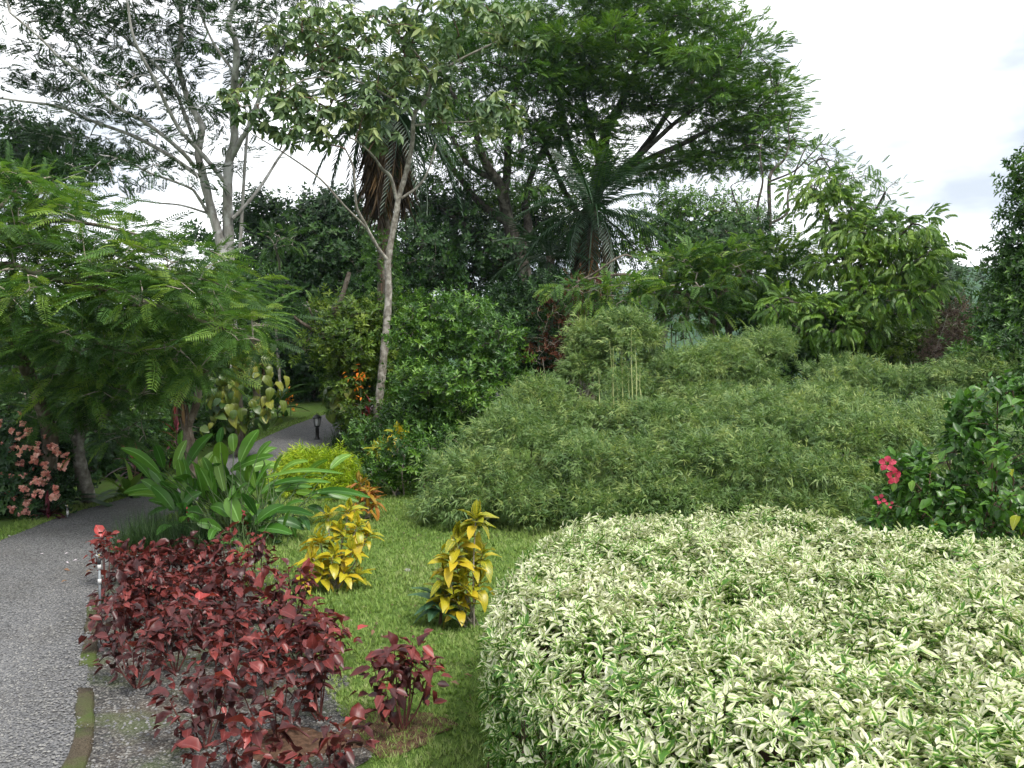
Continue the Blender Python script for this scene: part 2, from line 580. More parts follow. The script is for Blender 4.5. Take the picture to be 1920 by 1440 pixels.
def croton_mat(name, stops, vein=(.75, .42, .03)):
    m, nodes, links, out = new_mat(name)
    at = nodes.new('ShaderNodeAttribute'); at.attribute_name = 'tint'
    uv, sep, ab = abs_u(nodes, links)
    r = ramp(nodes, stops); links.new(at.outputs['Fac'], r.inputs['Fac'])
    # side veins run forward from the midrib
    q = math_node(nodes, links, 'MULTIPLY_ADD', ab.outputs[0], -1.0, sep.outputs['Y'])
    q = math_node(nodes, links, 'MULTIPLY', q, 44.0)
    q = math_node(nodes, links, 'SINE', q, None)
    v1 = math_node(nodes, links, 'GREATER_THAN', q, .35)
    v2 = math_node(nodes, links, 'LESS_THAN', ab.outputs[0], .055)
    v3 = math_node(nodes, links, 'GREATER_THAN', ab.outputs[0], .455)
    v = math_node(nodes, links, 'MAXIMUM', math_node(nodes, links, 'MAXIMUM', v1, v2), v3)
    mx = nodes.new('ShaderNodeMixRGB'); links.new(math_node(nodes, links, 'MULTIPLY', v, .85), mx.inputs['Fac'])
    links.new(r.outputs['Color'], mx.inputs['Color1']); mx.inputs['Color2'].default_value = (*vein, 1)
    leaf_shader(nodes, links, out, mx.outputs['Color'], .36, .3, .4, (1.1, 1.1, .5))
    return m

def bark_mat(name, c0, c1, c2, scale=9, ring=0.0, bump=.5, streak=.35):
    m, nodes, links, out = new_mat(name)
    geo = nodes.new('ShaderNodeNewGeometry')
    mp = nodes.new('ShaderNodeMapping'); mp.inputs['Scale'].default_value = (1, 1, streak)
    links.new(geo.outputs['Position'], mp.inputs['Vector'])
    n1 = nodes.new('ShaderNodeTexNoise'); n1.inputs['Scale'].default_value = scale; n1.inputs['Detail'].default_value = 7; n1.inputs['Roughness'].default_value = .65
    links.new(mp.outputs['Vector'], n1.inputs['Vector'])
    n2 = nodes.new('ShaderNodeTexNoise'); n2.inputs['Scale'].default_value = scale * .38; n2.inputs['Detail'].default_value = 4
    links.new(geo.outputs['Position'], n2.inputs['Vector'])
    r = ramp(nodes, [(.33, c0), (.5, c1), (.68, c2)]); links.new(n1.outputs['Fac'], r.inputs['Fac'])
    # pale lichen patches
    r2 = ramp(nodes, [(.52, (0, 0, 0)), (.62, (1, 1, 1))]); links.new(n2.outputs['Fac'], r2.inputs['Fac'])
    mx = nodes.new('ShaderNodeMixRGB'); mx.inputs['Color2'].default_value = (*[min(.6, c * 1.5 + .03) for c in c2], 1)
    links.new(math_node(nodes, links, 'MULTIPLY', r2.outputs['Color'], .55), mx.inputs['Fac'])
    links.new(r.outputs['Color'], mx.inputs['Color1'])
    b = nodes.new('ShaderNodeBsdfPrincipled'); b.inputs['Roughness'].default_value = .9; b.inputs['Specular IOR Level'].default_value = .2
    links.new(mx.outputs['Color'], b.inputs['Base Color'])
    bp = nodes.new('ShaderNodeBump'); bp.inputs['Strength'].default_value = bump; bp.inputs['Distance'].default_value = .03
    links.new(n1.outputs['Fac'], bp.inputs['Height']); links.new(bp.outputs['Normal'], b.inputs['Normal'])
    links.new(b.outputs['BSDF'], out.inputs['Surface'])
    return m

def plain_mat(name, col, rough=.6, spec=.4, metal=0.0, noise=.25, scale=20, bump=0.0):
    m, nodes, links, out = new_mat(name)
    b = nodes.new('ShaderNodeBsdfPrincipled')
    b.inputs['Roughness'].default_value = rough; b.inputs['Specular IOR Level'].default_value = spec; b.inputs['Metallic'].default_value = metal
    geo = nodes.new('ShaderNodeNewGeometry')
    n = nodes.new('ShaderNodeTexNoise'); n.inputs['Scale'].default_value = scale; n.inputs['Detail'].default_value = 4
    links.new(geo.outputs['Position'], n.inputs['Vector'])
    r = ramp(nodes, [(.3, tuple(c * (1 - noise) for c in col)), (.7, tuple(min(1, c * (1 + noise)) for c in col))])
    links.new(n.outputs['Fac'], r.inputs['Fac']); links.new(r.outputs['Color'], b.inputs['Base Color'])
    if bump:
        bp = nodes.new('ShaderNodeBump'); bp.inputs['Strength'].default_value = bump; bp.inputs['Distance'].default_value = .01
        links.new(n.outputs['Fac'], bp.inputs['Height']); links.new(bp.outputs['Normal'], b.inputs['Normal'])
    links.new(b.outputs['BSDF'], out.inputs['Surface'])
    return m

def gravel_mat(name, cols, scale=70, moss=0.0, dirt_shade=(.09, .075, .05), dirt_shade_amt=.25):
    m, nodes, links, out = new_mat(name)
    geo = nodes.new('ShaderNodeNewGeometry')
    vo = nodes.new('ShaderNodeTexVoronoi'); vo.inputs['Scale'].default_value = scale
    links.new(geo.outputs['Position'], vo.inputs['Vector'])
    bw = nodes.new('ShaderNodeSeparateColor'); links.new(vo.outputs['Color'], bw.inputs[0])
    r = ramp(nodes, cols); links.new(bw.outputs[0], r.inputs['Fac'])
    # dark joints between the stones
    r2 = ramp(nodes, [(.0, (1, 1, 1)), (.55, (.85, .85, .85)), (.85, (.3, .3, .3))])
    links.new(math_node(nodes, links, 'MULTIPLY', vo.outputs['Distance'], 1.15), r2.inputs['Fac'])
    mu = nodes.new('ShaderNodeMixRGB'); mu.blend_type = 'MULTIPLY'; mu.inputs['Fac'].default_value = 1
    links.new(r.outputs['Color'], mu.inputs['Color1']); links.new(r2.outputs['Color'], mu.inputs['Color2'])
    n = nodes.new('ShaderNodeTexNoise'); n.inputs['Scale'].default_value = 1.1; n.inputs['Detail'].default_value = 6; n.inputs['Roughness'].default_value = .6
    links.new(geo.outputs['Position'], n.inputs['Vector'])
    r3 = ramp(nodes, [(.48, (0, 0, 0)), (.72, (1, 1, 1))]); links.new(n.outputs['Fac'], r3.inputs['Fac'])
    mx = nodes.new('ShaderNodeMixRGB'); links.new(math_node(nodes, links, 'MULTIPLY', r3.outputs['Color'], dirt_shade_amt), mx.inputs['Fac'])
    links.new(mu.outputs['Color'], mx.inputs['Color1']); mx.inputs['Color2'].default_value = (*dirt_shade, 1)
    col = mx.outputs['Color']
    if moss:
        n2 = nodes.new('ShaderNodeTexNoise'); n2.inputs['Scale'].default_value = 2.6; n2.inputs['Detail'].default_value = 6
        links.new(geo.outputs['Position'], n2.inputs['Vector'])
        r4 = ramp(nodes, [(.50, (0, 0, 0)), (.66, (1, 1, 1))]); links.new(n2.outputs['Fac'], r4.inputs['Fac'])
        m2 = nodes.new('ShaderNodeMixRGB'); links.new(math_node(nodes, links, 'MULTIPLY', r4.outputs['Color'], moss), m2.inputs['Fac'])
        links.new(col, m2.inputs['Color1']); m2.inputs['Color2'].default_value = (.07, .11, .02, 1)
        col = m2.outputs['Color']
    b = nodes.new('ShaderNodeBsdfPrincipled'); b.inputs['Roughness'].default_value = .85; b.inputs['Specular IOR Level'].default_value = .25
    links.new(col, b.inputs['Base Color'])
    bp = nodes.new('ShaderNodeBump'); bp.inputs['Strength'].default_value = .9; bp.inputs['Distance'].default_value = .01; bp.invert = True
    links.new(vo.outputs['Distance'], bp.inputs['Height']); links.new(bp.outputs['Normal'], b.inputs['Normal'])
    links.new(b.outputs['BSDF'], out.inputs['Surface'])
    return m

M = {}
GRN = lambda *a: [(i / (len(a) - 1), c) for i, c in enumerate(a)]
M['feather'] = leaf_mat('feathery_leaf', GRN((.024, .058, .016), (.048, .112, .025), (.088, .182, .033), (.19, .285, .045)), .5, .38, .3)
M['raintree'] = leaf_mat('rain_tree_leaf', GRN((.028, .072, .016), (.055, .13, .022), (.095, .195, .03), (.155, .265, .04)), .5, .34, .3, patch=.35)
M['dark'] = leaf_mat('dark_forest_leaf', GRN((.010, .030, .010), (.018, .05, .014), (.03, .08, .018), (.055, .12, .022)), .5, .25, .3, patch=.5)
M['glossy'] = leaf_mat('glossy_shrub_leaf', GRN((.02, .06, .012), (.04, .105, .016), (.072, .17, .022), (.145, .27, .035)), .38, .28, .45, patch=.8)
M['yellowgreen'] = leaf_mat('yellowgreen_leaf', GRN((.03, .07, .01), (.06, .12, .014), (.10, .18, .018), (.17, .24, .025)), .42, .32, .4, patch=.8)
M['trumpet'] = leaf_mat('pale_hand_leaf', GRN((.06, .11, .05), (.11, .18, .08), (.17, .25, .11), (.27, .32, .12)), .5, .3, .35, patch=.6)
M['lime_tree'] = leaf_mat('lime_hanging_leaf', GRN((.04, .10, .016), (.075, .16, .022), (.12, .225, .03), (.185, .29, .04)), .42, .36, .4, patch=.6)
M['bamboo'] = leaf_mat('bamboo_leaf', GRN((.072, .135, .042), (.116, .198, .060), (.172, .262, .082), (.28, .345, .108)), .5, .34, .35, patch=.9)
M['goldbush'] = leaf_mat('gold_bush_leaf', GRN((.13, .23, .014), (.24, .36, .018), (.35, .47, .024), (.46, .52, .035)), .5, .35, .3)
M['palm'] = leaf_mat('palm_leaf', GRN((.009, .03, .011), (.016, .047, .017), (.025, .066, .022), (.042, .088, .027)), .4, .2, .5)
M['deadfrond'] = leaf_mat('dead_frond', GRN((.028, .021, .015), (.055, .04, .028), (.09, .064, .038), (.15, .092, .042)), .8, .15, .1)
M['dryleaf'] = leaf_mat('dry_leaf', GRN((.05, .018, .012), (.10, .032, .02), (.16, .07, .04), (.22, .14, .09)), .8, .2, .1)
M['drypurple'] = leaf_mat('dry_purple_leaf', GRN((.07, .045, .045), (.13, .085, .08), (.2, .14, .12), (.26, .2, .17)), .8, .2, .1)
M['copper'] = leaf_mat('copperleaf', GRN((.032, .011, .012), (.08, .019, .019), (.145, .026, .024), (.225, .045, .037), (.38, .054, .05)), .38, .27, .38, patch=17.0, rib=.35)
M['variegated'] = variegated_mat('variegated_leaf')
M['croton'] = croton_mat('yellow_croton_leaf', [(0, (.015, .045, .010)), (.3, (.05, .11, .010)), (.55, (.16, .235, .014)), (.8, (.42, .36, .018)), (1, (.50, .33, .022))], (.50, .42, .03))
M['croton_red'] = croton_mat('orange_croton_leaf', [(0, (.08, .12, .012)), (.4, (.25, .19, .015)), (.7, (.32, .11, .025)), (1, (.28, .06, .04))], (.42, .22, .035))
M['ginger'] = leaf_mat('ginger_leaf', GRN((.022, .08, .012), (.046, .14, .017), (.082, .205, .024), (.15, .285, .036)), .36, .36, .4, patch=1.4, rib=.8)
M['hibiscus'] = leaf_mat('hibiscus_leaf', [(0, (.025, .075, .014)), (.35, (.055, .145, .02)), (.7, (.10, .225, .026)), (.93, (.17, .30, .032)), (.97, (.45, .36, .02)), (1, (.55, .38, .02))], .36, .3, .45, patch=.01, rib=.3)
M['mussaenda'] = leaf_mat('mussaenda_leaf', GRN((.010, .03, .012), (.02, .055, .02), (.035, .085, .028), (.055, .115, .03)), .45, .25, .35)
M['pinkbract'] = leaf_mat('pink_bract', GRN((.62, .21, .19), (.75, .34, .30), (.82, .45, .40), (.86, .57, .50)), .55, .3, .2)
M['pothos'] = leaf_mat('golden_pothos_leaf', GRN((.022, .055, .010), (.055, .10, .014), (.12, .155, .02), (.21, .22, .03)), .4, .28, .45, rib=.3)
M['bluegreen'] = leaf_mat('bluegreen_leaf', GRN((.03, .085, .04), (.05, .12, .055), (.075, .16, .07), (.10, .2, .085)), .5, .25, .35, rib=.6)
M['maroon'] = leaf_mat('maroon_strap_leaf', GRN((.03, .008, .012), (.08, .010, .02), (.16, .015, .03), (.3, .03, .04)), .4, .2, .45)
M['strap'] = leaf_mat('green_strap_leaf', GRN((.02, .06, .014), (.04, .10, .018), (.07, .15, .022), (.12, .2, .03)), .42, .28, .4)
M['grass'] = leaf_mat('grass_blade', GRN((.10, .18, .04), (.175, .28, .06), (.245, .345, .085), (.35, .39, .18)), .55, .3, .25, patch=1.3)
M['darkgrass'] = leaf_mat('dark_grass_blade', GRN((.01, .03, .008), (.018, .045, .012), (.03, .07, .015), (.045, .09, .018)), .5, .2, .3)
M['flower'] = leaf_mat('pink_petal', GRN((.36, .025, .06), (.46, .05, .09), (.54, .10, .13)), .5, .3, .25)
M['white_petal'] = plain_mat('pale_fallen_petal', (.45, .41, .44), .6)
M['orange'] = leaf_mat('orange_flower', GRN((.5, .12, .01), (.6, .2, .02), (.65, .3, .03)), .5, .25, .2)
M['bark_grey'] = bark_mat('smooth_grey_bark', (.16, .15, .135), (.29, .28, .26), (.42, .41, .39), 6, bump=.3)
M['bark_brown'] = bark_mat('rough_brown_bark', (.045, .035, .026), (.10, .08, .06), (.19, .165, .135), 11)
M['bark_dark'] = bark_mat('dark_bark', (.025, .022, .018), (.055, .047, .038), (.11, .098, .082), 9)
M['bark_pale'] = bark_mat('pale_spotted_bark', (.10, .088, .068), (.18, .165, .14), (.30, .285, .25), 12, bump=.3, streak=.8)
M['stem_brown'] = plain_mat('brown_stem', (.10, .065, .045), .8, .2)
M['stem_red'] = plain_mat('reddish_stem', (.10, .035, .03), .7, .2)
M['stem_green'] = plain_mat('green_stem', (.05, .085, .025), .6, .3)
M['twig_grey'] = plain_mat('grey_twig', (.26, .23, .19), .85, .2)
M['culm'] = plain_mat('yellow_culm', (.21, .24, .085), .45, .4, scale=6)
M['path'] = gravel_mat('path_gravel', [(0, (.11, .112, .116)), (.4, (.15, .151, .155)), (.75, (.185, .185, .185)), (1, (.26, .255, .245))], 62, dirt_shade=(.05, .045, .036), dirt_shade_amt=.42)  # dirt patches, strengthened so their colour also stands in for tree shade
M['bed'] = gravel_mat('bed_gravel', [(0, (.04, .04, .042)), (.5, (.09, .088, .085)), (.8, (.13, .125, .115)), (1, (.24, .23, .21))], 66, moss=.35, dirt_shade=(.10, .07, .045), dirt_shade_amt=.6)
M['soil'] = plain_mat('brown_soil', (.085, .05, .033), .95, .1, noise=.5, scale=30, bump=.8)
M['kerb'] = gravel_mat('mossy_concrete', [(0, (.085, .065, .04)), (1, (.15, .12, .08))], 160, moss=.85, dirt_shade=(.05, .045, .03), dirt_shade_amt=.5)
M['black_paint'] = plain_mat('black_painted_metal', (.012, .012, .013), .4, .5)
M['lamp_glass'] = plain_mat('frosted_lamp_glass', (.55, .56, .55), .25, .5, noise=.08)
M['pvc'] = plain_mat('grey_pipe', (.19, .21, .225), .5, .4, noise=.15)
M['white_plastic'] = plain_mat('white_plastic', (.5, .5, .49), .45, .4, noise=.08)
M['black_plastic'] = plain_mat('black_plastic', (.02, .02, .022), .45, .4)
M['brass'] = plain_mat('brass', (.55, .42, .16), .35, .5, metal=.8)
M['stone'] = plain_mat('grey_stone', (.24, .23, .23), .85, .2, noise=.4, bump=.6)

def ground_mat():
    m, nodes, links, out = new_mat('grassy_earth')
    geo = nodes.new('ShaderNodeNewGeometry')
    n1 = nodes.new('ShaderNodeTexNoise'); n1.inputs['Scale'].default_value = 1.4; n1.inputs['Detail'].default_value = 6
    n2 = nodes.new('ShaderNodeTexNoise'); n2.inputs['Scale'].default_value = 45; n2.inputs['Detail'].default_value = 5; n2.inputs['Roughness'].default_value = .7
    for n in (n1, n2): links.new(geo.outputs['Position'], n.inputs['Vector'])
    r1 = ramp(nodes, [(.25, (.035, .075, .015)), (.5, (.075, .13, .026)), (.75, (.12, .17, .045))]); links.new(n2.outputs['Fac'], r1.inputs['Fac'])
    r2 = ramp(nodes, [(.52, (0, 0, 0)), (.72, (1, 1, 1))]); links.new(n1.outputs['Fac'], r2.inputs['Fac'])
    mx = nodes.new('ShaderNodeMixRGB'); links.new(math_node(nodes, links, 'MULTIPLY', r2.outputs['Color'], .45), mx.inputs['Fac'])
    links.new(r1.outputs['Color'], mx.inputs['Color1']); mx.inputs['Color2'].default_value = (.075, .055, .035, 1)
    b = nodes.new('ShaderNodeBsdfPrincipled'); b.inputs['Roughness'].default_value = .95; b.inputs['Specular IOR Level'].default_value = .1
    links.new(mx.outputs['Color'], b.inputs['Base Color'])
    bp = nodes.new('ShaderNodeBump'); bp.inputs['Strength'].default_value = .8; bp.inputs['Distance'].default_value = .03
    links.new(n2.outputs['Fac'], bp.inputs['Height']); links.new(bp.outputs['Normal'], b.inputs['Normal'])
    links.new(b.outputs['BSDF'], out.inputs['Surface'])
    return m
M['ground'] = ground_mat()

def hill_mat():
    m, nodes, links, out = new_mat('wooded_hillside')
    geo = nodes.new('ShaderNodeNewGeometry')
    n2 = nodes.new('ShaderNodeTexVoronoi'); n2.inputs['Scale'].default_value = .11
    links.new(geo.outputs['Position'], n2.inputs['Vector'])
    r1 = ramp(nodes, [(.0, (.05, .10, .03)), (.5, (.03, .07, .02)), (1., (.012, .03, .012))]); links.new(n2.outputs['Distance'], r1.inputs['Fac'])
    b = nodes.new('ShaderNodeBsdfPrincipled'); b.inputs['Roughness'].default_value = 1; b.inputs['Specular IOR Level'].default_value = 0
    links.new(r1.outputs['Color'], b.inputs['Base Color'])
    links.new(b.outputs['BSDF'], out.inputs['Surface'])
    return m
M['hill'] = hill_mat()
# ------------------------------------------------------------------ the setting: ground, path, bed, kerb, hills
def ticks(lo, hi, step, far, g=1.22):
    t = list(np.arange(lo, hi + 1e-6, step))
    s = step
    while t[-1] < far:
        s *= g; t.append(t[-1] + s)
    s = step
    while t[0] > -far:
        s *= g; t.insert(0, t[0] - s)
    return np.array(t)

def grid_geo(xs, ys, zf):
    X, Y = np.meshgrid(xs, ys)
    Z = zf(X, Y)
    n, m = X.shape
    V = np.stack([X, Y, Z], -1).reshape(-1, 3)
    i = np.arange(n * m).reshape(n, m)
    F = np.concatenate([np.stack([i[:-1, :-1], i[:-1, 1:], i[1:, 1:]], -1).reshape(-1, 3), np.stack([i[:-1, :-1], i[1:, 1:], i[1:, :-1]], -1).reshape(-1, 3)])
    return V, F

g = grid_geo(ticks(-14, 14, .5, 1500), ticks(0, 40, .5, 1500), terrain)
tag(build('ground', g, M['ground'], soft=True), kind='structure')

# path edges as (x, y) pairs, walking away from the viewer
PATH_R = spline([(-1.9, 2.0), (-2.25, 3.6), (-2.62, 5.05), (-3.12, 6.15), (-4.03, 8.15), (-4.62, 9.75), (-5.0, 11.7), (-5.0, 14), (-4.65, 17), (-4.3, 21.5), (-3.45, 26), (-1.6, 30), (1.0, 33)], 8)
PATH_L = spline([(-5.2, 2.0), (-5.6, 3.6), (-6.0, 5.05), (-6.3, 6.6), (-6.5, 8.6), (-6.57, 10.9), (-6.6, 12.6), (-6.35, 14.2), (-6.4, 17.5), (-6.25, 22), (-5.35, 26), (-3.3, 31), (-.8, 35)], 8)

def strip(L, Rr, zoff, n=7, crown_h=0.0):
    k = len(L)
    t = np.linspace(0, 1, n)
    XY = L[:, None, :] * (1 - t)[None, :, None] + Rr[:, None, :] * t[None, :, None]
    Z = terrain(XY[..., 0], XY[..., 1]) + zoff + crown_h * np.sin(np.pi * t)[None]
    V = np.concatenate([XY, Z[..., None]], -1).reshape(-1, 3)
    i = np.arange(k * n).reshape(k, n)
    F = np.concatenate([np.stack([i[:-1, :-1], i[:-1, 1:], i[1:, 1:]], -1).reshape(-1, 3), np.stack([i[:-1, :-1], i[1:, 1:], i[1:, :-1]], -1).reshape(-1, 3)])
    return V, F
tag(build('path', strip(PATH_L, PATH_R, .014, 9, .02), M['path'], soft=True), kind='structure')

def edge_x(edge, y):
    return np.interp(y, edge[:, 1], edge[:, 0])
ys = np.linspace(2.2, 10.6, 60)
BED_R = np.interp(ys, [2.2, 4.2, 5.3, 6.2, 7.5, 9.0, 10.6], [-.7, -.85, -.95, -1.25, -1.75, -2.3, -3.2])
BED_R = BED_R + .06 * np.sin(ys * 5.1) + .05 * np.sin(ys * 11.3)
bedL = np.stack([edge_x(PATH_R, ys) + .0, ys], -1)
bedR = np.stack([BED_R, ys], -1)
tag(build('planting_bed', strip(bedL, bedR, .006, 12), M['bed'], soft=True), kind='structure')

def soil_patch(c, rx, ry, seed):
    a = np.linspace(0, 2 * np.pi, 26, endpoint=False)
    r = 1 + .18 * np.sin(3 * a + seed) + .1 * np.sin(7 * a + 2 * seed)
    V = np.vstack([[c[0], c[1], .022], np.stack([c[0] + rx * r * np.cos(a), c[1] + ry * r * np.sin(a), np.full(26, .009)], -1)])
    F = np.array([(0, i + 1, (i + 1) % 26 + 1) for i in range(26)])
    return V, F
for i, (u, v, rx, ry) in enumerate([(742, 1372, .34, .30), (560, 1395, .36, .22)]):
    p = G(u, v)
    tag(build('soil_patch', soil_patch(p, rx, ry, i * 1.3), M['soil'], soft=True), kind='structure')

# mossy concrete edging, the blocks that show between bed and path
kerb = thing('kerb', None, None); tag(kerb, kind='structure')
def kerb_block(y0, y1, w=.13, h=.045):
    y = np.linspace(y0, y1, 6)
    x = edge_x(PATH_R, y)
    pro = [(-w / 2, -.05), (-w / 2, h - .012), (-w / 2 + .014, h), (w / 2 - .014, h), (w / 2, h - .012), (w / 2, -.05)]
    V = []
    for i in range(6):
        for j, (a, b) in enumerate(pro):
            V.append((x[i] + a + RNG.normal() * .006, y[i] + RNG.normal() * .006, b + RNG.normal() * .005))
    F = []
    for i in range(5):
        for j in range(5):
            a = i * 6 + j
            F += [(a, a + 1, a + 7), (a, a + 7, a + 6)]
    for o, s in ((0, 1), (30, -1)):
        for j in range(1, 5):
            F.append((o, o + j + 1, o + j) if s > 0 else (o, o + j, o + j + 1))
    return np.array(V), np.array(F)
for y0, y1, hh in ((2.6, 3.3, .05), (3.32, 4.02, .05), (4.05, 4.74, .05), (4.77, 5.4, .048), (5.43, 6.05, .043), (6.55, 7.15, .03), (7.3, 7.85, .036), (7.9, 8.5, .03)):
    build('kerb_block', kerb_block(y0, y1, .125, hh), M['kerb'], kerb)

# far wooded hills
def hills():
    a = np.linspace(math.radians(-75), math.radians(75), 160)
    r = np.array([520, 600, 680, 780, 900])
    A, Rg = np.meshgrid(a, r)
    ridge = 41 + 16 * np.sin(A * 5.3 + .4) + 9 * np.sin(A * 13 + 1.1) + 4 * np.sin(A * 31) + 14 * np.exp(-((A - .53) / .12) ** 2)
    prof = np.array([0, .45, .85, 1, .7])[:, None]
    Z = -30 + (ridge + 30) * prof + RNG.normal(size=A.shape) * 2.0 * (prof > 0)
    V = np.stack([np.sin(A) * Rg, np.cos(A) * Rg, Z], -1).reshape(-1, 3)
    i = np.arange(A.size).reshape(A.shape)
    F = np.concatenate([np.stack([i[:-1, :-1], i[1:, 1:], i[:-1, 1:]], -1).reshape(-1, 3), np.stack([i[:-1, :-1], i[1:, :-1], i[1:, 1:]], -1).reshape(-1, 3)])
    return V, F
tag(build('hills', hills(), M['hill'], soft=True), kind='structure')

# ------------------------------------------------------------------ grass, pebbles
def inside(poly, p):
    x, y = p[:, 0], p[:, 1]
    c = np.zeros(len(p), bool)
    n = len(poly)
    for i in range(n):
        x0, y0 = poly[i]; x1, y1 = poly[i - 1]
        c ^= ((y0 > y) != (y1 > y)) & (x < (x1 - x0) * (y - y0) / (y1 - y0 + 1e-12) + x0)
    return c

def fill(poly, n, weight=None):
    poly = np.asarray(poly)
    lo, hi = poly.min(0), poly.max(0)
    out, k = [], 0
    while k < n:
        p = lo + RNG.random((n * 3, 2)) * (hi - lo)
        p = p[inside(poly, p)]
        if weight is not None:
            p = p[RNG.random(len(p)) < weight(p)]
        out.append(p); k += len(p)
        if len(out) > 60: break
    return np.vstack(out)[:n]

def blade_tuft(n, h, w, lean=.5):
    V, F, U, k = [], [], [], 0
    for i in range(n):
        a = RNG.random() * 6.28; b = RNG.random() * 6.28
        o = np.array([math.cos(b), math.sin(b), 0]) * .012 * RNG.random() * h / .05
        hh = h * (.6 + .7 * RNG.random()); l = lean * hh * (.3 + RNG.random())
        sd = np.array([-math.sin(a), math.cos(a), 0]) * w * .5
        tip = o + np.array([math.cos(a) * l, math.sin(a) * l, hh])
        V += [o - sd, o + sd, tip]
        F += [(k, k + 1, k + 2)]
        U += [(0, 0), (1, 0), (.5, 1)]; k += 3
    return np.array(V), np.array(F), np.array(U, float), np.zeros(len(F))

def grass(p, tp, scale, tints, var=.25):
    n = len(p)
    a = RNG.random(n) * 6.28
    R = np.zeros((n, 3, 3)); R[:, 0, 0] = np.cos(a); R[:, 0, 1] = -np.sin(a); R[:, 1, 0] = np.sin(a); R[:, 1, 1] = np.cos(a); R[:, 2, 2] = 1
    z = terrain(p[:, 0], p[:, 1])
    drift = .12 * np.sin(p[:, 0] * 2.3 + 1) * np.cos(p[:, 1] * 1.7)
    return scatter(tp, np.column_stack([p, z]), R, scale * (1 + RNG.normal(size=n) * var).clip(.4, 1.8), np.clip(tints[0] + (tints[1] - tints[0]) * RNG.random(n) + drift, 0, 1))

TUFT = [blade_tuft(8, .034, .0055, .9) for _ in range(4)]
TUFT_W = [blade_tuft(6, .05, .010, .8) for _ in range(4)]
px = lambda *a: [tuple(G(u, v)[:2]) for u, v in a]
LAWN = px((676, 1500), (700, 1450), (690, 1400), (630, 1330), (600, 1270), (540, 1180), (470, 1110), (430, 1060), (470, 965), (600, 900), (690, 880), (735, 890), (800, 935), (960, 965), (1080, 970), (1060, 1060), (1000, 1100), (1000, 1440), (980, 1500))
near = fill(LAWN, 17000, lambda p: np.clip((7.0 / np.maximum(p[:, 1], 1)) ** 1.6, .04, 1))
lawn = [grass(near, TUFT, 1.0, (.2, .85))]
far = fill(LAWN, 5200)
far = far[far[:, 1] > 7.5]
lawn.append(grass(far, TUFT_W, 1.0, (.15, .75)))
verge = []
for edge, s in ((PATH_L, -1), (PATH_R, 1)):
    e = edge[(edge[:, 1] > 8.6) & (edge[:, 1] < 31)]
    t = RNG.random(4200) * (len(e) - 1.001); i = t.astype(int); f = (t - i)[:, None]
    q = e[i] * (1 - f) + e[i + 1] * f
    q[:, 0] += s * (RNG.random(len(q)) * .42 - .02)
    if s > 0: q = q[q[:, 1] > 11.5]
    verge.append(q)
vg = np.vstack(verge)
lawn.append(grass(vg, TUFT_W, .8, (.15, .8)))
# sparse weeds in the gravel bed
wd = fill(np.vstack([bedL, bedR[::-1]]), 420)
keep = (np.sin(wd[:, 0] * 6.1) * np.cos(wd[:, 1] * 4.7) > .25)
lawn.append(grass(wd[keep], TUFT, .55, (.3, .9)))
tag(build('lawn_grass', join(lawn), M['grass']), 'short green lawn grass between the beds and along the path', 'grass', kind='stuff')

def pebble(seed):
    V = np.array([(1, 0, 0), (-1, 0, 0), (0, 1, 0), (0, -1, 0), (0, 0, .6), (0, 0, -.4)], float) * (1 + .3 * RNG.random((6, 3)))
    F = np.array([(0, 2, 4), (2, 1, 4), (1, 3, 4), (3, 0, 4)])
    return V, F, np.zeros((6, 2)), np.zeros(4)
def stones(p, smin, smax, z0):
    n = len(p); a = RNG.random(n) * 6.28
    R = np.zeros((n, 3, 3)); R[:, 0, 0] = np.cos(a); R[:, 0, 1] = -np.sin(a); R[:, 1, 0] = np.sin(a); R[:, 1, 1] = np.cos(a); R[:, 2, 2] = 1
    return scatter([pebble(i) for i in range(5)], np.column_stack([p, terrain(p[:, 0], p[:, 1]) + z0]), R, smin + (smax - smin) * RNG.random(n) ** 2, RNG.random(n))
M['pebble'] = leaf_mat('loose_pebble', GRN((.09, .092, .095), (.13, .13, .135), (.165, .165, .16), (.24, .235, .22)), .85, 0.0, .2, patch=40)
pp = np.vstack([PATH_L[(PATH_L[:, 1] < 12)], PATH_R[(PATH_R[:, 1] < 12)][::-1]])
a1 = fill(pp, 9000, lambda p: np.clip((5.5 / p[:, 1]) ** 2, 0, 1) * (p[:, 0] > -p[:, 1] * .63))
a2 = fill(np.vstack([bedL, bedR[::-1]]), 5000, lambda p: np.clip((5.5 / p[:, 1]) ** 2, 0, 1) * (p[:, 1] > 4.2))
kb = fill(np.array([[-3.3, 4.2], [-2.0, 4.2], [-2.6, 6.4], [-3.6, 6.4]]), 420, lambda p: np.exp(-((p[:, 0] - edge_x(PATH_R, p[:, 1]) + .01) / .05) ** 2))
tag(build('gravel', join([stones(kb, .004, .010, .036), stones(a1, .004, .012, .026), stones(a2, .004, .013, .008)]), M['pebble']), 'loose grey gravel on the path and bed', 'gravel', kind='stuff')

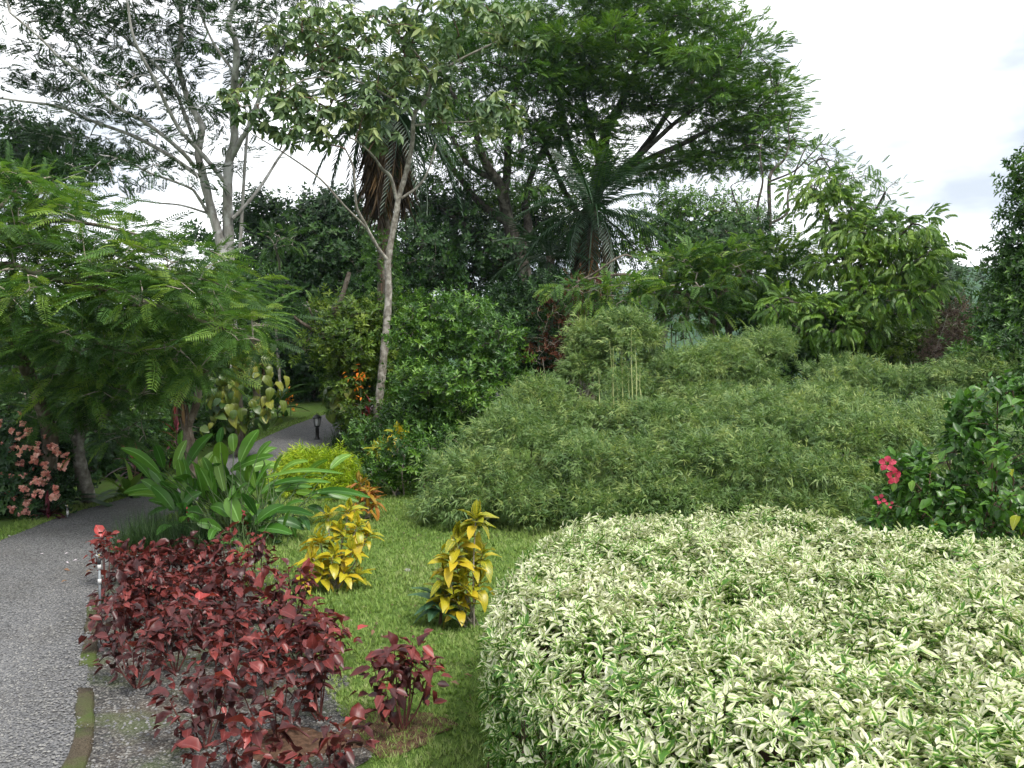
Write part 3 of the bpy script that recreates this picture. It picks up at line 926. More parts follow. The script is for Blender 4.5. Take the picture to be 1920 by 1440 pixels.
# dry bits of leaf lying in the lawn
lt = fill(LAWN, 520, lambda p: np.clip(.25 + np.sin(p[:, 0] * 3.3 + 2) * np.cos(p[:, 1] * 2.1), .03, 1))
M['litter'] = leaf_mat('leaf_litter', GRN((.06, .04, .025), (.13, .09, .05), (.2, .15, .09), (.3, .26, .18)), .85, .1, .1, patch=9)
ang = RNG.random(len(lt)) * 6.28
tag(build('leaf_litter', scatter([leaf(.035, .016, .2, .2, 0), leaf(.02, .014, .1, .3, 0)], np.column_stack([lt, np.full(len(lt), .03)]), frames(np.column_stack([np.cos(ang), np.sin(ang), RNG.normal(size=len(lt)) * .25]), np.array([0, 0, 1.])), .6 + .8 * RNG.random(len(lt)), RNG.random(len(lt))), M['litter']), 'scattered dry brown leaf bits lying in the lawn', 'leaf litter', kind='stuff')
# ------------------------------------------------------------------ trees and shrubs
def rooted(L, sink=.15):
    """Lead the first limb down into the ground under its first point."""
    p = L[0].copy()
    z = float(terrain(p[0], p[1]))
    if p[2] > z + .02:
        q = p.copy(); q[2] = z - sink; q[3] *= 1.25
        m = (p + q) / 2; m[3] = p[3] * 1.08
        L = np.vstack([q, m, L])
    return L

def tree(name, label, cat, limbs, lobes, n, tpls, per, spread, flat, scale, leafm, bark, tints=(.15, .85), shell=1.6, bottom=-1.0,
         up=.3, droop=0., jitter=.5, outw=1., rise=.2, sag=0., tip=.006, maxr=.07, group=None, twig_mat=None, ns=9, svar=.2, attract=None, twigs=True, level=1.0, hollow=0.0):
    L0 = rooted(limbs[0])
    base = np.array([L0[0][0], L0[0][1], float(terrain(L0[0][0], L0[0][1]))])
    t = thing(name, label, cat, base, group)
    tk = build('trunk', limb_geo(L0, ns), bark, t, soft=True)
    for L in limbs[1:]:
        build('limb', limb_geo(L, 7), bark, tk, soft=True)
    lob = [lobe_px(*l) for l in lobes] if len(lobes) and len(lobes[0]) == 6 else lobes
    if n:
        attr, out = in_lobes(lob, n, shell, bottom, hollow)
        if attract is not None:
            attr = np.vstack([attr, attract]); out = np.vstack([out, nrm(attract - base)])
        start = np.vstack([np.vstack([l[len(l) // 5:, :3] for l in limbs[1:]]) if len(limbs) > 1 else L0[len(L0) // 2:, :3], L0[len(L0) // 2:, :3]])
        C, Rr, order = grow(start, attr, sag, rise, tip, .45, maxr)
        if twigs:
            build('twigwork', tubes(C, Rr, 3), twig_mat or bark, t, soft=True, kind='stuff')
        tw = nrm(C[:, -1] - C[:, -3])
        dirs = nrm(out[order] * .6 + tw * .6)
        build('crown', crown(attr[order], dirs, tpls, per, spread, flat, scale, tints, up, droop, jitter, outw, svar=svar, level=level), leafm, t)
    return t

def shrub(name, label, cat, base_uv, Y, lobes, n, tpls, per, spread, flat, scale, leafm, bark, stems=5, stem_px=4, group=None, bill=0, **kw):
    """Bush: several stems fan from its foot into its lobes."""
    b = P(base_uv[0], base_uv[1], Y); b[2] = float(terrain(b[0], b[1]))
    lob = [lobe_px(*l) for l in lobes]
    if bill:
        kw.update(hollow=.75); heads = billow(lob, bill)
    limbs = []
    for i in range(stems):
        c, r = lob[i % len(lob)]
        e = c + RNG.normal(size=3) * r * .35
        s = b + np.array([RNG.normal() * .08, RNG.normal() * .08, -.05])
        m = s * .5 + e * .5 + RNG.normal(size=3) * .08 * np.linalg.norm(e - s); m[2] += .05
        r0 = stem_px * Y / FPX
        limbs.append(spline([list(s) + [r0], list(m) + [r0 * .7], list(e) + [r0 * .35]], 5))
    return tree(name, label, cat, limbs, heads if bill else lob, n, tpls, per, spread, flat, scale, leafm, bark, group=group, ns=6, **kw)

# leaf sprays shared by the trees
S_feather = [frond(.36, 13, .085, .020, d, 0, .08) for d in (.15, .28, .42, .3)]
S_feather_far = [frond(.42, 8, .12, .045, d, 0, .2, .008) for d in (.25, .4, .55)]
S_rain = [frond(.36, 8, .13, .055, d, -1, .1, .007) for d in (.12, .22, .35)]
S_broad = [twig_spray(9, .16, .10, .045, .35, .3) for _ in range(4)]
S_broad_s = [twig_spray(9, .14, .085, .038, .35, .25, 1) for _ in range(4)]
S_broad_f = [twig_spray(9, .15, .10, .05, .35, .3, 0) for _ in range(5)]
S_far = [twig_spray(8, .22, .18, .11, .3, .3, -1) for _ in range(5)]
S_whorl = [whorl_spray(5, .21, .105, .7) for _ in range(3)] + [whorl_spray(4, .23, .11, .9), whorl_spray(6, .18, .09, .5)]
S_pinn = [pinnate_spray(6, .42, .17, .062, d) for d in (.35, .5, .7)]
S_bamboo = [fan_spray(8, .10, .017, .3, -1, 1.25) for _ in range(9)]
S_gold = [fan_spray(9, .07, .011, .35, -1, 1.2) for _ in range(5)]
S_tiny = [twig_spray(10, .13, .055, .026, .35, .2, 0) for _ in range(3)]

# --- tall grey-trunked tree on the left
Yg = 28
g_limbs = [limb_px([(430, 760), (429, 640), (424, 520), (412, 450), (398, 400), (380, 327), (372, 290), (377, 253), (377, 233), (353, 187), (333, 113), (340, 67), (338, -20)], 10.4, 3.8, Yg),
    limb_px([(436, 700, 28.3), (432, 540, 28.3), (428, 433, 28.2), (427, 367, 28), (430, 300, 28), (440, 263, 27.8), (437, 187, 27.5), (442, 133, 27), (443, 83, 26.8), (430, 50, 26.6), (433, 27, 26.5), (452, -20, 26.2)], 11.4, 3.8),
    limb_px([(424, 345, 28), (415, 333, 27.8), (380, 290, 27.4), (340, 247, 27), (317, 207, 26.6), (290, 150, 26), (263, 100, 25.5), (247, 57, 25.2), (237, -10, 25)], 4.7, 2.2),
    limb_px([(432, 300, 28), (452, 262, 27.6), (465, 240, 27.4), (493, 167, 27), (517, 100, 26.5), (540, 57, 26), (570, 10, 25.5)], 5.7, 2.2),
    limb_px([(372, 330, 28), (320, 293, 28.3), (267, 263, 28.8), (230, 247, 29), (173, 227, 29.5), (110, 200, 30), (43, 190, 30.5), (-30, 180, 31)], 4.2, 1.9),
    limb_px([(365, 312, 28), (333, 277, 27.5), (273, 230, 27), (230, 207, 26.6), (187, 173, 26.2), (147, 133, 25.8), (113, 110, 25.4), (77, 73, 25), (20, 25, 24.5)], 4.2, 1.9),
    limb_px([(371, 280, 28), (347, 217, 28.4), (327, 167, 28.8), (293, 123, 29.3), (233, 70, 30), (165, 20, 31)], 4.2, 1.9),
    limb_px([(396, 410, 28), (370, 367, 27.6), (357, 353, 27.4), (317, 337, 27), (277, 323, 26.5), (233, 300, 26), (187, 290, 25.6)], 3.1, 1.4),
    limb_px([(390, 400, 28), (340, 385, 27), (290, 380, 26.4), (225, 370, 25.8)], 2.1, 1.1),
    limb_px([(436, 410, 28), (467, 377, 28.4), (493, 343, 28.8), (520, 300, 29.2), (547, 260, 29.6), (590, 170, 30)], 3.6, 1.6),
    limb_px([(450, 470, 28.2), (455, 380, 28.3), (462, 270, 28.5), (470, 200, 28.8)], 3.6, 2.2),
    limb_px([(442, 140, 27), (400, 80, 27.4), (375, 20, 27.8), (365, -30, 28)], 2.6, 1.6),
    limb_px([(437, 180, 27.5), (470, 110, 28.2), (480, 50, 28.6), (500, -20, 29)], 3.1, 1.6)]
g_lobes = [(60, 195, 29, 120, 42, 2.2), (170, 250, 28.5, 110, 40, 2), (90, 290, 28, 100, 45, 2), (290, 110, 28, 90, 45, 2.5), (60, 60, 27, 130, 55, 3), (210, 40, 28, 130, 50, 3),
           (220, 170, 26.5, 70, 30, 2), (320, 330, 26, 70, 28, 1.5), (240, 330, 26, 70, 40, 1.6), (420, 60, 27, 90, 50, 2.5), (540, 50, 26.5, 90, 50, 2.5), (500, 150, 28, 60, 60, 2), (360, 170, 28, 60, 50, 2),
           (110, 130, 27.5, 90, 30, 2), (330, 20, 28, 120, 40, 3), (400, 230, 27, 40, 40, 1.5), (460, 310, 28.5, 40, 40, 1.2), (280, 260, 28, 70, 25, 1.5), (150, 330, 26.5, 60, 25, 1.5), (60, -80, 27, 150, 60, 4), (250, -90, 27, 150, 60, 4), (430, -80, 27, 140, 60, 4), (150, -170, 28, 160, 50, 4), (350, -180, 28, 160, 50, 4), (580, -60, 27, 90, 50, 3)]
tree('tall_tree', 'tall tree with smooth pale grey forking trunks and thin feathery leaves behind the path', 'tree', g_limbs, g_lobes, 520, S_rain, 19, .34, .2, .82,
     M['dark'], M['bark_grey'], (.15, .9), up=.05, rise=.05, level=.6, tip=.010, maxr=.05, jitter=.6)

# --- big-leaved tree with a pale spotted trunk
Yt = 20
t_limbs = [limb_px([(708, 770), (714, 720), (722, 640), (728, 560), (727, 500), (730, 470), (743, 400), (747, 373), (763, 317), (773, 267), (777, 213), (800, 187), (813, 147), (853, 117), (907, 90), (945, 72)], 8.3, 1.6, Yt),
    limb_px([(745, 380, 20), (733, 333, 19.8), (717, 317, 19.6), (700, 293, 19.3), (673, 267, 19), (655, 258, 18.8)], 3.6, 1.4),
    limb_px([(729, 490, 20), (710, 467, 19.8), (683, 417, 19.4), (668, 383, 19.2), (663, 317, 19), (648, 280, 18.8)], 4.0, 1.4),
    limb_px([(690, 430, 19.5), (645, 385, 19), (600, 335, 18.6), (545, 295, 18.2), (480, 255, 17.8)], 2.5, 1.0),
    limb_px([(775, 215, 20), (750, 193, 19.8), (713, 173, 19.6), (690, 160, 19.4), (640, 143, 19), (600, 130, 18.7)], 2.9, 1.2),
    limb_px([(752, 372, 20), (783, 350, 20.2), (803, 320, 20.4), (818, 270, 20.6)], 2.9, 1.3),
    limb_px([(813, 150, 20), (780, 100, 19.7), (740, 60, 19.4), (700, 30, 19.2)], 2.5, 1.0),
    limb_px([(775, 235, 20), (840, 230, 19.6), (900, 225, 19.2), (950, 200, 19)], 2.2, 1.0),
    limb_px([(640, 143, 19), (570, 150, 18.6), (500, 190, 18.2), (450, 200, 18)], 1.8, 0.8)]
t_lobes = [(640, 235, 18.9, 110, 45, 1), (560, 150, 18.6, 100, 45, 1), (690, 70, 19.4, 150, 55, 1.4), (850, 50, 19.6, 130, 45, 1.3), (940, 215, 19.1, 60, 45, .7), (860, 190, 19.4, 80, 35, .8), (480, 195, 18, 65, 45, .9),
           (760, 150, 19.8, 90, 40, 1), (980, 55, 19.6, 60, 30, .8), (600, 60, 19, 90, 40, 1), (540, 235, 18.3, 60, 35, .7), (690, 195, 19.2, 80, 30, .8)]
tree('trumpet_tree', 'slender tree with pale spotted forked trunk and large pale drooping hand-shaped leaves', 'tree', t_limbs, t_lobes, 270, S_whorl, 4, .17, .55, .82,
     M['trumpet'], M['bark_pale'], (.1, .95), up=.9, droop=0, jitter=.35, outw=.35, rise=.12, tip=.008, maxr=.035, twig_mat=M['stem_brown'])

# --- rain trees with a domed, layered crown
r1 = [limb_px([(995, 600, 36), (985, 530, 36), (973, 477, 36), (953, 417, 36), (943, 367, 35.6), (933, 340, 35.3), (907, 300, 34.8), (893, 253, 34.5), (880, 225, 34.2), (845, 170, 33.8)], 17, 3),
    limb_px([(945, 372, 36), (951, 320, 36.3), (953, 273, 36.6), (962, 200, 37), (975, 120, 37.3)], 9, 3.5),
    limb_px([(975, 480, 36), (990, 430, 36.6), (985, 380, 37), (1000, 320, 37.3), (1035, 250, 37.6)], 10, 3.5),
    limb_px([(955, 420, 36), (900, 380, 36.8), (860, 330, 37.3), (820, 270, 37.8), (790, 190, 38)], 8, 3),
    limb_px([(970, 470, 36), (900, 440, 36.5), (840, 400, 37), (790, 370, 37.4)], 7, 2.5),
    limb_px([(933, 340, 35.3), (880, 310, 35), (850, 260, 34.6), (830, 220, 34.3)], 6, 2.5)]
r1l = [(850, 150, 36, 90, 50, 4), (920, 110, 36, 100, 50, 4), (980, 180, 36.5, 80, 50, 4), (860, 260, 35, 80, 50, 3), (960, 270, 36, 70, 40, 3), (800, 230, 37, 60, 60, 3), (1030, 220, 37, 60, 60, 3), (900, 30, 36, 110, 40, 4), (860, 350, 37, 70, 40, 3), (990, 350, 37, 60, 40, 3)]
tree('rain_tree', 'tall rain tree with dark forking trunk rising behind the spotted tree', 'tree', r1, r1l, 380, S_rain, 17, .5, .26, 1.0, M['raintree'], M['bark_dark'],
     (.1, .75), up=.15, rise=.05, tip=.009, maxr=.06, group='rain trees')
r2 = [limb_px([(1085, 600, 39), (1088, 500, 39), (1100, 420, 39), (1120, 350, 39), (1128, 310, 39), (1137, 244, 38.7), (1159, 206, 38.5), (1181, 160, 38.2), (1200, 110, 38)], 20, 4),
    limb_px([(1120, 350, 39), (1175, 316, 39.2), (1212, 272, 39.5), (1244, 225, 39.8), (1275, 180, 40), (1310, 140, 40.2)], 9, 3),
    limb_px([(1125, 340, 39), (1180, 318, 38.5), (1231, 291, 38), (1275, 272, 37.6), (1322, 247, 37.2), (1370, 225, 37), (1420, 215, 36.8)], 8, 2.5),
    limb_px([(1150, 330, 39), (1200, 290, 38), (1260, 235, 37.4), (1300, 205, 37), (1340, 175, 36.8)], 6, 2.5),
    limb_px([(1105, 400, 39), (1085, 320, 39.4), (1060, 250, 39.8), (1050, 180, 40), (1045, 110, 40.2)], 9, 3),
    limb_px([(1128, 310, 39), (1105, 240, 38.4), (1095, 180, 38), (1090, 110, 37.6)], 8, 3),
    limb_px([(1100, 420, 39), (1070, 380, 38.4), (1045, 330, 38), (1020, 270, 37.5), (1000, 230, 37.2)], 7, 2.5),
    limb_px([(1180, 318, 39), (1250, 310, 39.4), (1320, 290, 39.8), (1390, 275, 40)], 5, 2)]
r2l = [(1090, 50, 38.5, 120, 42, 6), (1190, 40, 38.5, 90, 40, 6), (1290, 95, 38.5, 90, 40, 6), (1370, 150, 38, 70, 42, 5), (1425, 205, 38, 48, 42, 4), (1420, 265, 37.5, 45, 35, 3.5), (1130, 115, 36, 130, 34, 4), (1250, 150, 36, 110, 34, 4),
       (1340, 205, 36, 80, 30, 3), (1040, 130, 37, 80, 40, 4), (1140, 190, 37, 90, 26, 3), (1080, 260, 37, 70, 40, 3), (1120, 320, 36, 60, 30, 2.5), (1340, 270, 38, 60, 26, 3), (1180, 215, 38, 60, 24, 3), (1370, 310, 37.5, 50, 22, 2), (1210, 330, 38, 60, 26, 2), (1290, 315, 38, 80, 22, 2.5), (1440, 300, 37, 36, 30, 2)]
tree('rain_tree', 'broad rain tree with domed layered crown, the widest against the white sky', 'tree', r2, r2l, 900, S_rain, 20, .46, .18, 1.05, M['raintree'], M['bark_dark'],
     (.2, .95), up=.15, rise=.08, tip=.009, maxr=.07, bottom=-.35, shell=1.2, level=.6, group='rain trees')

# --- near feathery trees on the left
f_limbs = [limb_px([(88, 905, 12.6), (95, 830, 12.6), (85, 780, 12.5), (66, 730, 12.3), (45, 680, 12), (15, 615, 11.7), (-30, 560, 11.4), (-90, 480, 11)], 15, 9),
    limb_px([(-60, 520, 11.2), (0, 497, 10.9), (60, 508, 10.7), (130, 530, 10.5), (210, 545, 10.3), (300, 575, 10.2), (400, 610, 10.1), (490, 640, 10)], 8, 2),
    limb_px([(-80, 490, 11), (0, 440, 11.2), (90, 415, 11.4), (170, 420, 11.6), (260, 440, 11.7)], 7, 2),
    limb_px([(20, 625, 11.8), (80, 620, 11.5), (150, 630, 11.2), (230, 660, 11), (330, 670, 10.8)], 5, 1.6),
    limb_px([(45, 680, 12), (120, 690, 12), (190, 720, 12), (260, 740, 12)], 4, 1.4),
    limb_px([(-85, 485, 11), (-10, 400, 11.6), (40, 350, 12), (100, 330, 12.3)], 5, 2),
    limb_px([(130, 530, 10.5), (220, 505, 10.8), (320, 510, 11), (400, 530, 11.2), (450, 550, 11.3)], 4, 1.4)]
f_lobes = [(120, 425, 11.3, 160, 42, 1.3), (40, 360, 12, 90, 40, 1.2), (290, 485, 11.1, 120, 36, 1.1), (120, 560, 10.5, 160, 48, 1.0), (330, 560, 10.3, 120, 38, .9), (440, 615, 10.1, 85, 34, .7),
           (240, 640, 11, 160, 40, 1.1), (60, 690, 12, 110, 24, 1.0), (190, 735, 12.2, 110, 20, .9), (380, 680, 10.8, 70, 24, .6), (40, 490, 11, 90, 40, 1.0), (400, 540, 11.2, 70, 24, .6), (200, 500, 11, 120, 30, .9), (260, 690, 12, 120, 24, .9), (0, 430, 11.3, 80, 34, .9), (-10, 560, 11.2, 80, 40, .9), (0, 630, 11.6, 80, 26, .8)]
tree('flame_tree', 'spreading feathery-leaved tree leaning in from the edge above the pink bush', 'tree', f_limbs, f_lobes, 450, S_feather, 7, .2, .3, 1.0, M['feather'], M['bark_brown'],
     (.1, .95), up=.0, droop=.05, jitter=.4, outw=.8, level=.4, rise=.05, tip=.005, maxr=.022, twig_mat=M['twig_grey'], group='feathery trees by the path')
f2 = [limb_px([(168, 946, 13.6), (158, 905, 13.4), (148, 860, 13.2), (146, 825, 13.2), (158, 800, 13.2), (185, 788, 13.1), (215, 755, 13), (240, 715, 12.9), (258, 680, 12.8)], 15, 5),
    limb_px([(150, 822, 13.2), (125, 815, 13), (95, 800, 12.8), (70, 785, 12.6)], 4, 2),
    limb_px([(170, 805, 13.2), (205, 815, 13), (235, 805, 12.9), (260, 790, 12.8)], 3, 1.3),
    limb_px([(218, 752, 13), (250, 740, 12.7), (275, 715, 12.5)], 3, 1.3)]
tree('flame_tree', 'lichen-spotted leaning trunk standing on the verge beside the path', 'tree', f2, [(250, 700, 13, 90, 40, 1), (200, 770, 13.2, 80, 30, .8), (120, 770, 13, 80, 30, .8), (240, 815, 13, 50, 18, .6)], 90, S_feather, 6, .18, .4, .95, M['feather'], M['bark_pale'],
     (.05, .7), up=0, droop=.1, jitter=.35, outw=.8, level=.4, rise=.05, tip=.005, maxr=.02, twig_mat=M['twig_grey'], group='feathery trees by the path')
f3 = [limb_px([(362, 905, 15.5), (358, 850, 15.5), (350, 800, 15.5), (340, 755, 15.5), (332, 715, 15.4), (318, 680, 15.3)], 12, 6),
    limb_px([(352, 800, 15.5), (366, 765, 15.4), (374, 725, 15.2), (388, 690, 15), (395, 650, 14.8), (420, 615, 14.6)], 8, 4),
    limb_px([(320, 685, 15.3), (290, 640, 15), (250, 610, 14.8)], 4, 2)]
tree('flame_tree', 'forked grey-brown tree with tufted plants perched in its fork, behind the big-leaved clump', 'tree', f3, [(330, 640, 15, 80, 40, 1), (420, 600, 14.6, 70, 40, 1), (260, 600, 15, 80, 40, 1), (350, 560, 15.2, 90, 40, 1.2)], 110, S_feather, 6, .2, .4, 1.0, M['feather'], M['bark_brown'],
     (.05, .7), up=0, droop=.1, jitter=.35, outw=.8, level=.4, rise=.05, tip=.005, maxr=.02, twig_mat=M['twig_grey'], group='feathery trees by the path')

# --- lime tree with hanging leaves, on the right
l_limbs = [limb_px([(1575, 640, 20), (1580, 590, 20), (1600, 560, 19.8), (1630, 540, 19.6), (1668, 528, 19.4), (1700, 500, 19.2)], 8, 3),
    limb_px([(1583, 585, 20), (1590, 540, 20.2), (1580, 480, 20.4), (1560, 420, 20.6), (1520, 350, 20.8)], 6, 2),
    limb_px([(1600, 560, 19.8), (1640, 500, 19.6), (1680, 450, 19.4), (1710, 420, 19.2)], 5, 2),
    limb_px([(1580, 590, 20), (1540, 580, 19.6), (1500, 570, 19.3), (1460, 560, 19)], 4, 1.6),
    limb_px([(1570, 440, 20.5), (1600, 420, 20.2), (1640, 430, 20), (1670, 440, 19.8)], 3, 1.4),
    limb_px([(1600, 565, 19.8), (1650, 585, 19.2), (1700, 590, 18.8)], 3, 1.4)]
l_lobes = [(1525, 345, 20.6, 55, 26, .8), (1560, 390, 20.4, 50, 30, .8), (1600, 430, 20, 55, 30, .9), (1655, 440, 19.6, 60, 30, .9), (1712, 430, 19.2, 48, 30, .8), (1600, 490, 19.8, 80, 32, 1), (1700, 490, 19.2, 65, 36, 1), (1490, 580, 19.2, 80, 26, .9), (1560, 610, 19, 90, 30, .9), (1660, 560, 19, 85, 32, .9), (1730, 540, 18.9, 45, 30, .7)]
tree('lime_green_tree', 'bright lime-green tree with hanging leaflets above the bamboo', 'tree', l_limbs, l_lobes, 330, S_pinn, 6, .2, .3, .62, M['lime_tree'], M['bark_dark'],
     (.15, .95), up=.1, droop=.15, jitter=.3, outw=.8, rise=.1, tip=.008, maxr=.03)

# --- low feathery tree in front of the palms
m_limbs = [limb_px([(1330, 690, 22), (1335, 620, 22), (1345, 570, 22), (1370, 530, 22), (1420, 500, 22), (1470, 490, 22)], 7, 2),
    limb_px([(1340, 600, 22), (1300, 560, 21.7), (1250, 540, 21.5), (1200, 520, 21.3), (1160, 515, 21.1), (1090, 525, 21)], 5, 2),
    limb_px([(1345, 570, 22), (1330, 520, 22.2), (1300, 490, 22.4), (1290, 470, 22.5)], 4, 2),
    limb_px([(1080, 530, 21), (1115, 512, 20.9), (1150, 488, 20.8), (1172, 478, 20.8), (1185, 482, 20.8)], 2.2, 1.8)]
m_lobes = [(1390, 480, 22, 110, 26, 1.4), (1310, 545, 21.6, 90, 22, 1.1), (1180, 545, 21, 90, 18, .9), (1130, 565, 20.9, 70, 14, .8), (1450, 520, 21.8, 70, 26, 1.1), (1250, 500, 22, 70, 22, 1), (1090, 535, 21, 60, 12, .7), (1300, 590, 21, 70, 20, .8), (1360, 510, 21.2, 80, 18, .9), (1480, 470, 22, 60, 18, 1)]
tree('feathery_tree', 'low spreading tree with flat bright feathery sprays in front of the palm', 'tree', m_limbs, m_lobes, 250, S_feather_far, 6, .22, .22, .95, M['feather'], M['bark_brown'],
     (.15, .95), up=.05, jitter=.4, outw=.8, rise=.05, tip=.006, maxr=.025, twig_mat=M['twig_grey'])

# --- nearly bare tree against the sky
b_limbs = [limb_px([(1440, 640, 27), (1440, 560, 27), (1442, 470, 27), (1443, 400, 27), (1444, 330, 27), (1470, 300, 27)], 6, 2.5),
    limb_px([(1442, 470, 27), (1420, 400, 27.3), (1430, 340, 27.5), (1425, 290, 27.6), (1430, 250, 27.7)], 3, 1),
    limb_px([(1470, 300, 27), (1480, 270, 27), (1478, 240, 27), (1486, 205, 27)], 2, .8),
    limb_px([(1444, 340, 27), (1490, 320, 26.6), (1520, 290, 26.3), (1545, 262, 26)], 2, .8),
    limb_px([(1443, 420, 27), (1475, 400, 27.2), (1478, 360, 27.4), (1500, 300, 27.6), (1515, 270, 27.8)], 3, 1),
    limb_px([(1442, 450, 27), (1400, 420, 26.8), (1380, 380, 26.6), (1370, 350, 26.5)], 2.5, 1)]
tree('bare_tree', 'thin nearly leafless tree with upright twigs against the sky', 'tree', b_limbs, [(1480, 240, 27, 40, 40, .8), (1540, 280, 26.3, 40, 24, .8), (1400, 370, 26.8, 50, 40, 1), (1430, 290, 27.4, 40, 40, .8), (1590, 330, 26.5, 60, 24, .8), (1520, 300, 26.5, 60, 30, .8), (1360, 400, 27, 50, 40, 1)], 130, S_rain, 2, .25, .5, .6, M['raintree'], M['bark_dark'],
     (.1, .8), rise=.2, tip=.008, maxr=.03, jitter=.6)

# --- tree with sparse shoots reaching past the lime tree
tree('small_leaved_tree', 'thin tree whose feathery tips reach out past the lime-green crown', 'tree',
     [limb_px([(1600, 660, 25), (1605, 560, 25), (1615, 480, 25), (1630, 420, 25), (1660, 360, 24.8)], 5, 2), limb_px([(1620, 460, 25), (1600, 400, 25), (1570, 340, 25), (1540, 290, 25)], 3, 1)],
     [(1655, 345, 24.8, 40, 14, .6), (1630, 375, 24.8, 50, 14, .6), (1640, 395, 24.8, 35, 10, .5), (1550, 290, 25, 45, 24, .7), (1600, 330, 25, 40, 20, .7)], 50, S_rain, 5, .22, .3, .7, M['raintree'], M['bark_dark'], (.1, .7), tip=.007, maxr=.02)

# --- dense trees at the right edge and behind
tree('evergreen_tree', 'dense dark evergreen rising along the edge behind the hibiscus', 'tree',
     [limb_px([(1930, 800, 17), (1930, 700, 17), (1935, 560, 17), (1945, 420, 17), (1950, 330, 17)], 12, 4)],
     [(1930, 600, 16.5, 68, 60, 1.2), (1955, 520, 16.8, 60, 60, 1.2), (1945, 430, 17, 40, 60, .8), (1945, 340, 17, 36, 50, .6), (1890, 680, 16, 80, 50, 1.1), (1960, 650, 16, 80, 80, 1.2), (1920, 490, 17, 28, 28, .8)], 560, S_broad_f, 7, .16, .8, 1.1, M['glossy'], M['bark_dark'], (.0, .75), tip=.006, maxr=.03)
tree('evergreen_tree', 'rounded dark evergreen just behind the lime-green tree', 'tree',
     [limb_px([(1770, 680, 25), (1770, 600, 25), (1770, 500, 25)], 8, 3)], [(1745, 555, 25, 48, 54, 1.5), (1730, 500, 25, 34, 36, 1), (1778, 610, 24.8, 34, 38, 1), (1740, 590, 25, 60, 50, 1.2)], 260, S_far, 6, .2, .8, .75, M['dark'], M['bark_dark'], (.1, .8), tip=.007, maxr=.03)
# ------------------------------------------------------------------ palms
def leaf_obj(name, me, parent, pos, d, n, s):
    R = frames(np.asarray(d, float)[None], np.asarray(n, float)[None])[0] * s
    q = np.asarray(pos, float) - np.array(parent.location)
    if parent.parent is not None: q = q - np.array(parent.parent.location)
    o = bpy.data.objects.new(name, me)
    o.parent = parent
    o.matrix_basis = Matrix(((R[0, 0], R[0, 1], R[0, 2], q[0]), (R[1, 0], R[1, 1], R[1, 2], q[1]), (R[2, 0], R[2, 1], R[2, 2], q[2]), (0, 0, 0, 1)))
    COL.objects.link(o)
    return o

def tpl_mesh(name, t, mat, tint=.5, soft=False):
    return make_mesh(name, t[0], t[1], mat, t[2], np.clip(tint + t[3], 0, 1), soft)

def dead_tpl(L):
    it = []
    for i in range(30):
        t = i / 30
        for s in (-1, 1):
            d = np.array([s * (.22 + .1 * RNG.random()), 1, RNG.normal() * .2])
            it.append((leaf(L * .34 * (1 + .3 * RNG.normal()), .045, .1, .1, 0), frames(d[None], np.array([[0, 0, 1.]]))[0], (s * .02, L * t * .8, -.12 * L * t * t), 1, RNG.normal() * .2))
    it.append((leaf(L, .06, .12, .3, 0), np.eye(3), (0, 0, .01), 1, -.2))
    return compose(it)

PALM_MESH = [tpl_mesh('palm_frond', frond(2.7, 30, .62, .042, d, 0, .55, .03), M['palm'], tn) for d, tn in ((.25, .5), (.45, .6), (.7, .4), (.95, .3))]
DEAD_MESH = [tpl_mesh('dead_palm_frond', dead_tpl(L), M['deadfrond'], tn) for L, tn in ((2.2, .45), (2.6, .3), (2.0, .65), (2.4, .9))]

def palm(label, limb, n, nd, size, group='palms'):
    L0 = rooted(limb)
    base = np.array([L0[0][0], L0[0][1], float(terrain(L0[0][0], L0[0][1]))])
    t = thing('palm', label, 'palm', base, group)
    build('trunk', limb_geo(L0, 10, .05), M['bark_brown'], t, soft=True)
    top = limb[-1][:3]
    for i in range(n):
        a = i * 2.4 + RNG.normal() * .2
        el = 1.2 - 2.0 * (i / n) + RNG.normal() * .08
        d = np.array([math.cos(a) * math.cos(el), math.sin(a) * math.cos(el), math.sin(el)])
        k = min(3, int(4 * i / n)) if RNG.random() < .7 else RNG.integers(0, 4)
        leaf_obj('frond', PALM_MESH[k], t, top + d * .1 + np.array([0, 0, -.25 * i / n]), d, (RNG.normal() * .15, RNG.normal() * .15, 1), size * (1 + RNG.normal() * .08))
    for i in range(nd):
        a = i * 2.4 + RNG.normal() * .3
        d = np.array([math.cos(a) * .22, math.sin(a) * .22, -1])
        leaf_obj('dead_frond', DEAD_MESH[RNG.integers(0, 4)], t, top + np.array([math.cos(a) * .34, math.sin(a) * .34, -.1 - 1.0 * RNG.random()]), d, (math.cos(a), math.sin(a), .1), size * (1 + RNG.normal() * .12))
    return t
palm('palm with a long skirt of hanging dead brown fronds behind the spotted trunk', limb_px([(722, 700, 25), (722, 560, 25), (722, 420, 25), (722, 280, 25), (722, 188, 25)], 15, 13), 44, 46, .98)
palm('palm with arching dark fronds and bare scaly trunk in the middle of the trees', limb_px([(1112, 690, 28), (1112, 600, 28), (1110, 480, 28), (1113, 390, 28)], 10, 9), 30, 10, 1.0)
palm('short dark palm crowded against the scaly palm trunk', limb_px([(1030, 640, 29), (1030, 560, 29), (1032, 480, 29)], 8, 8), 22, 4, .8)

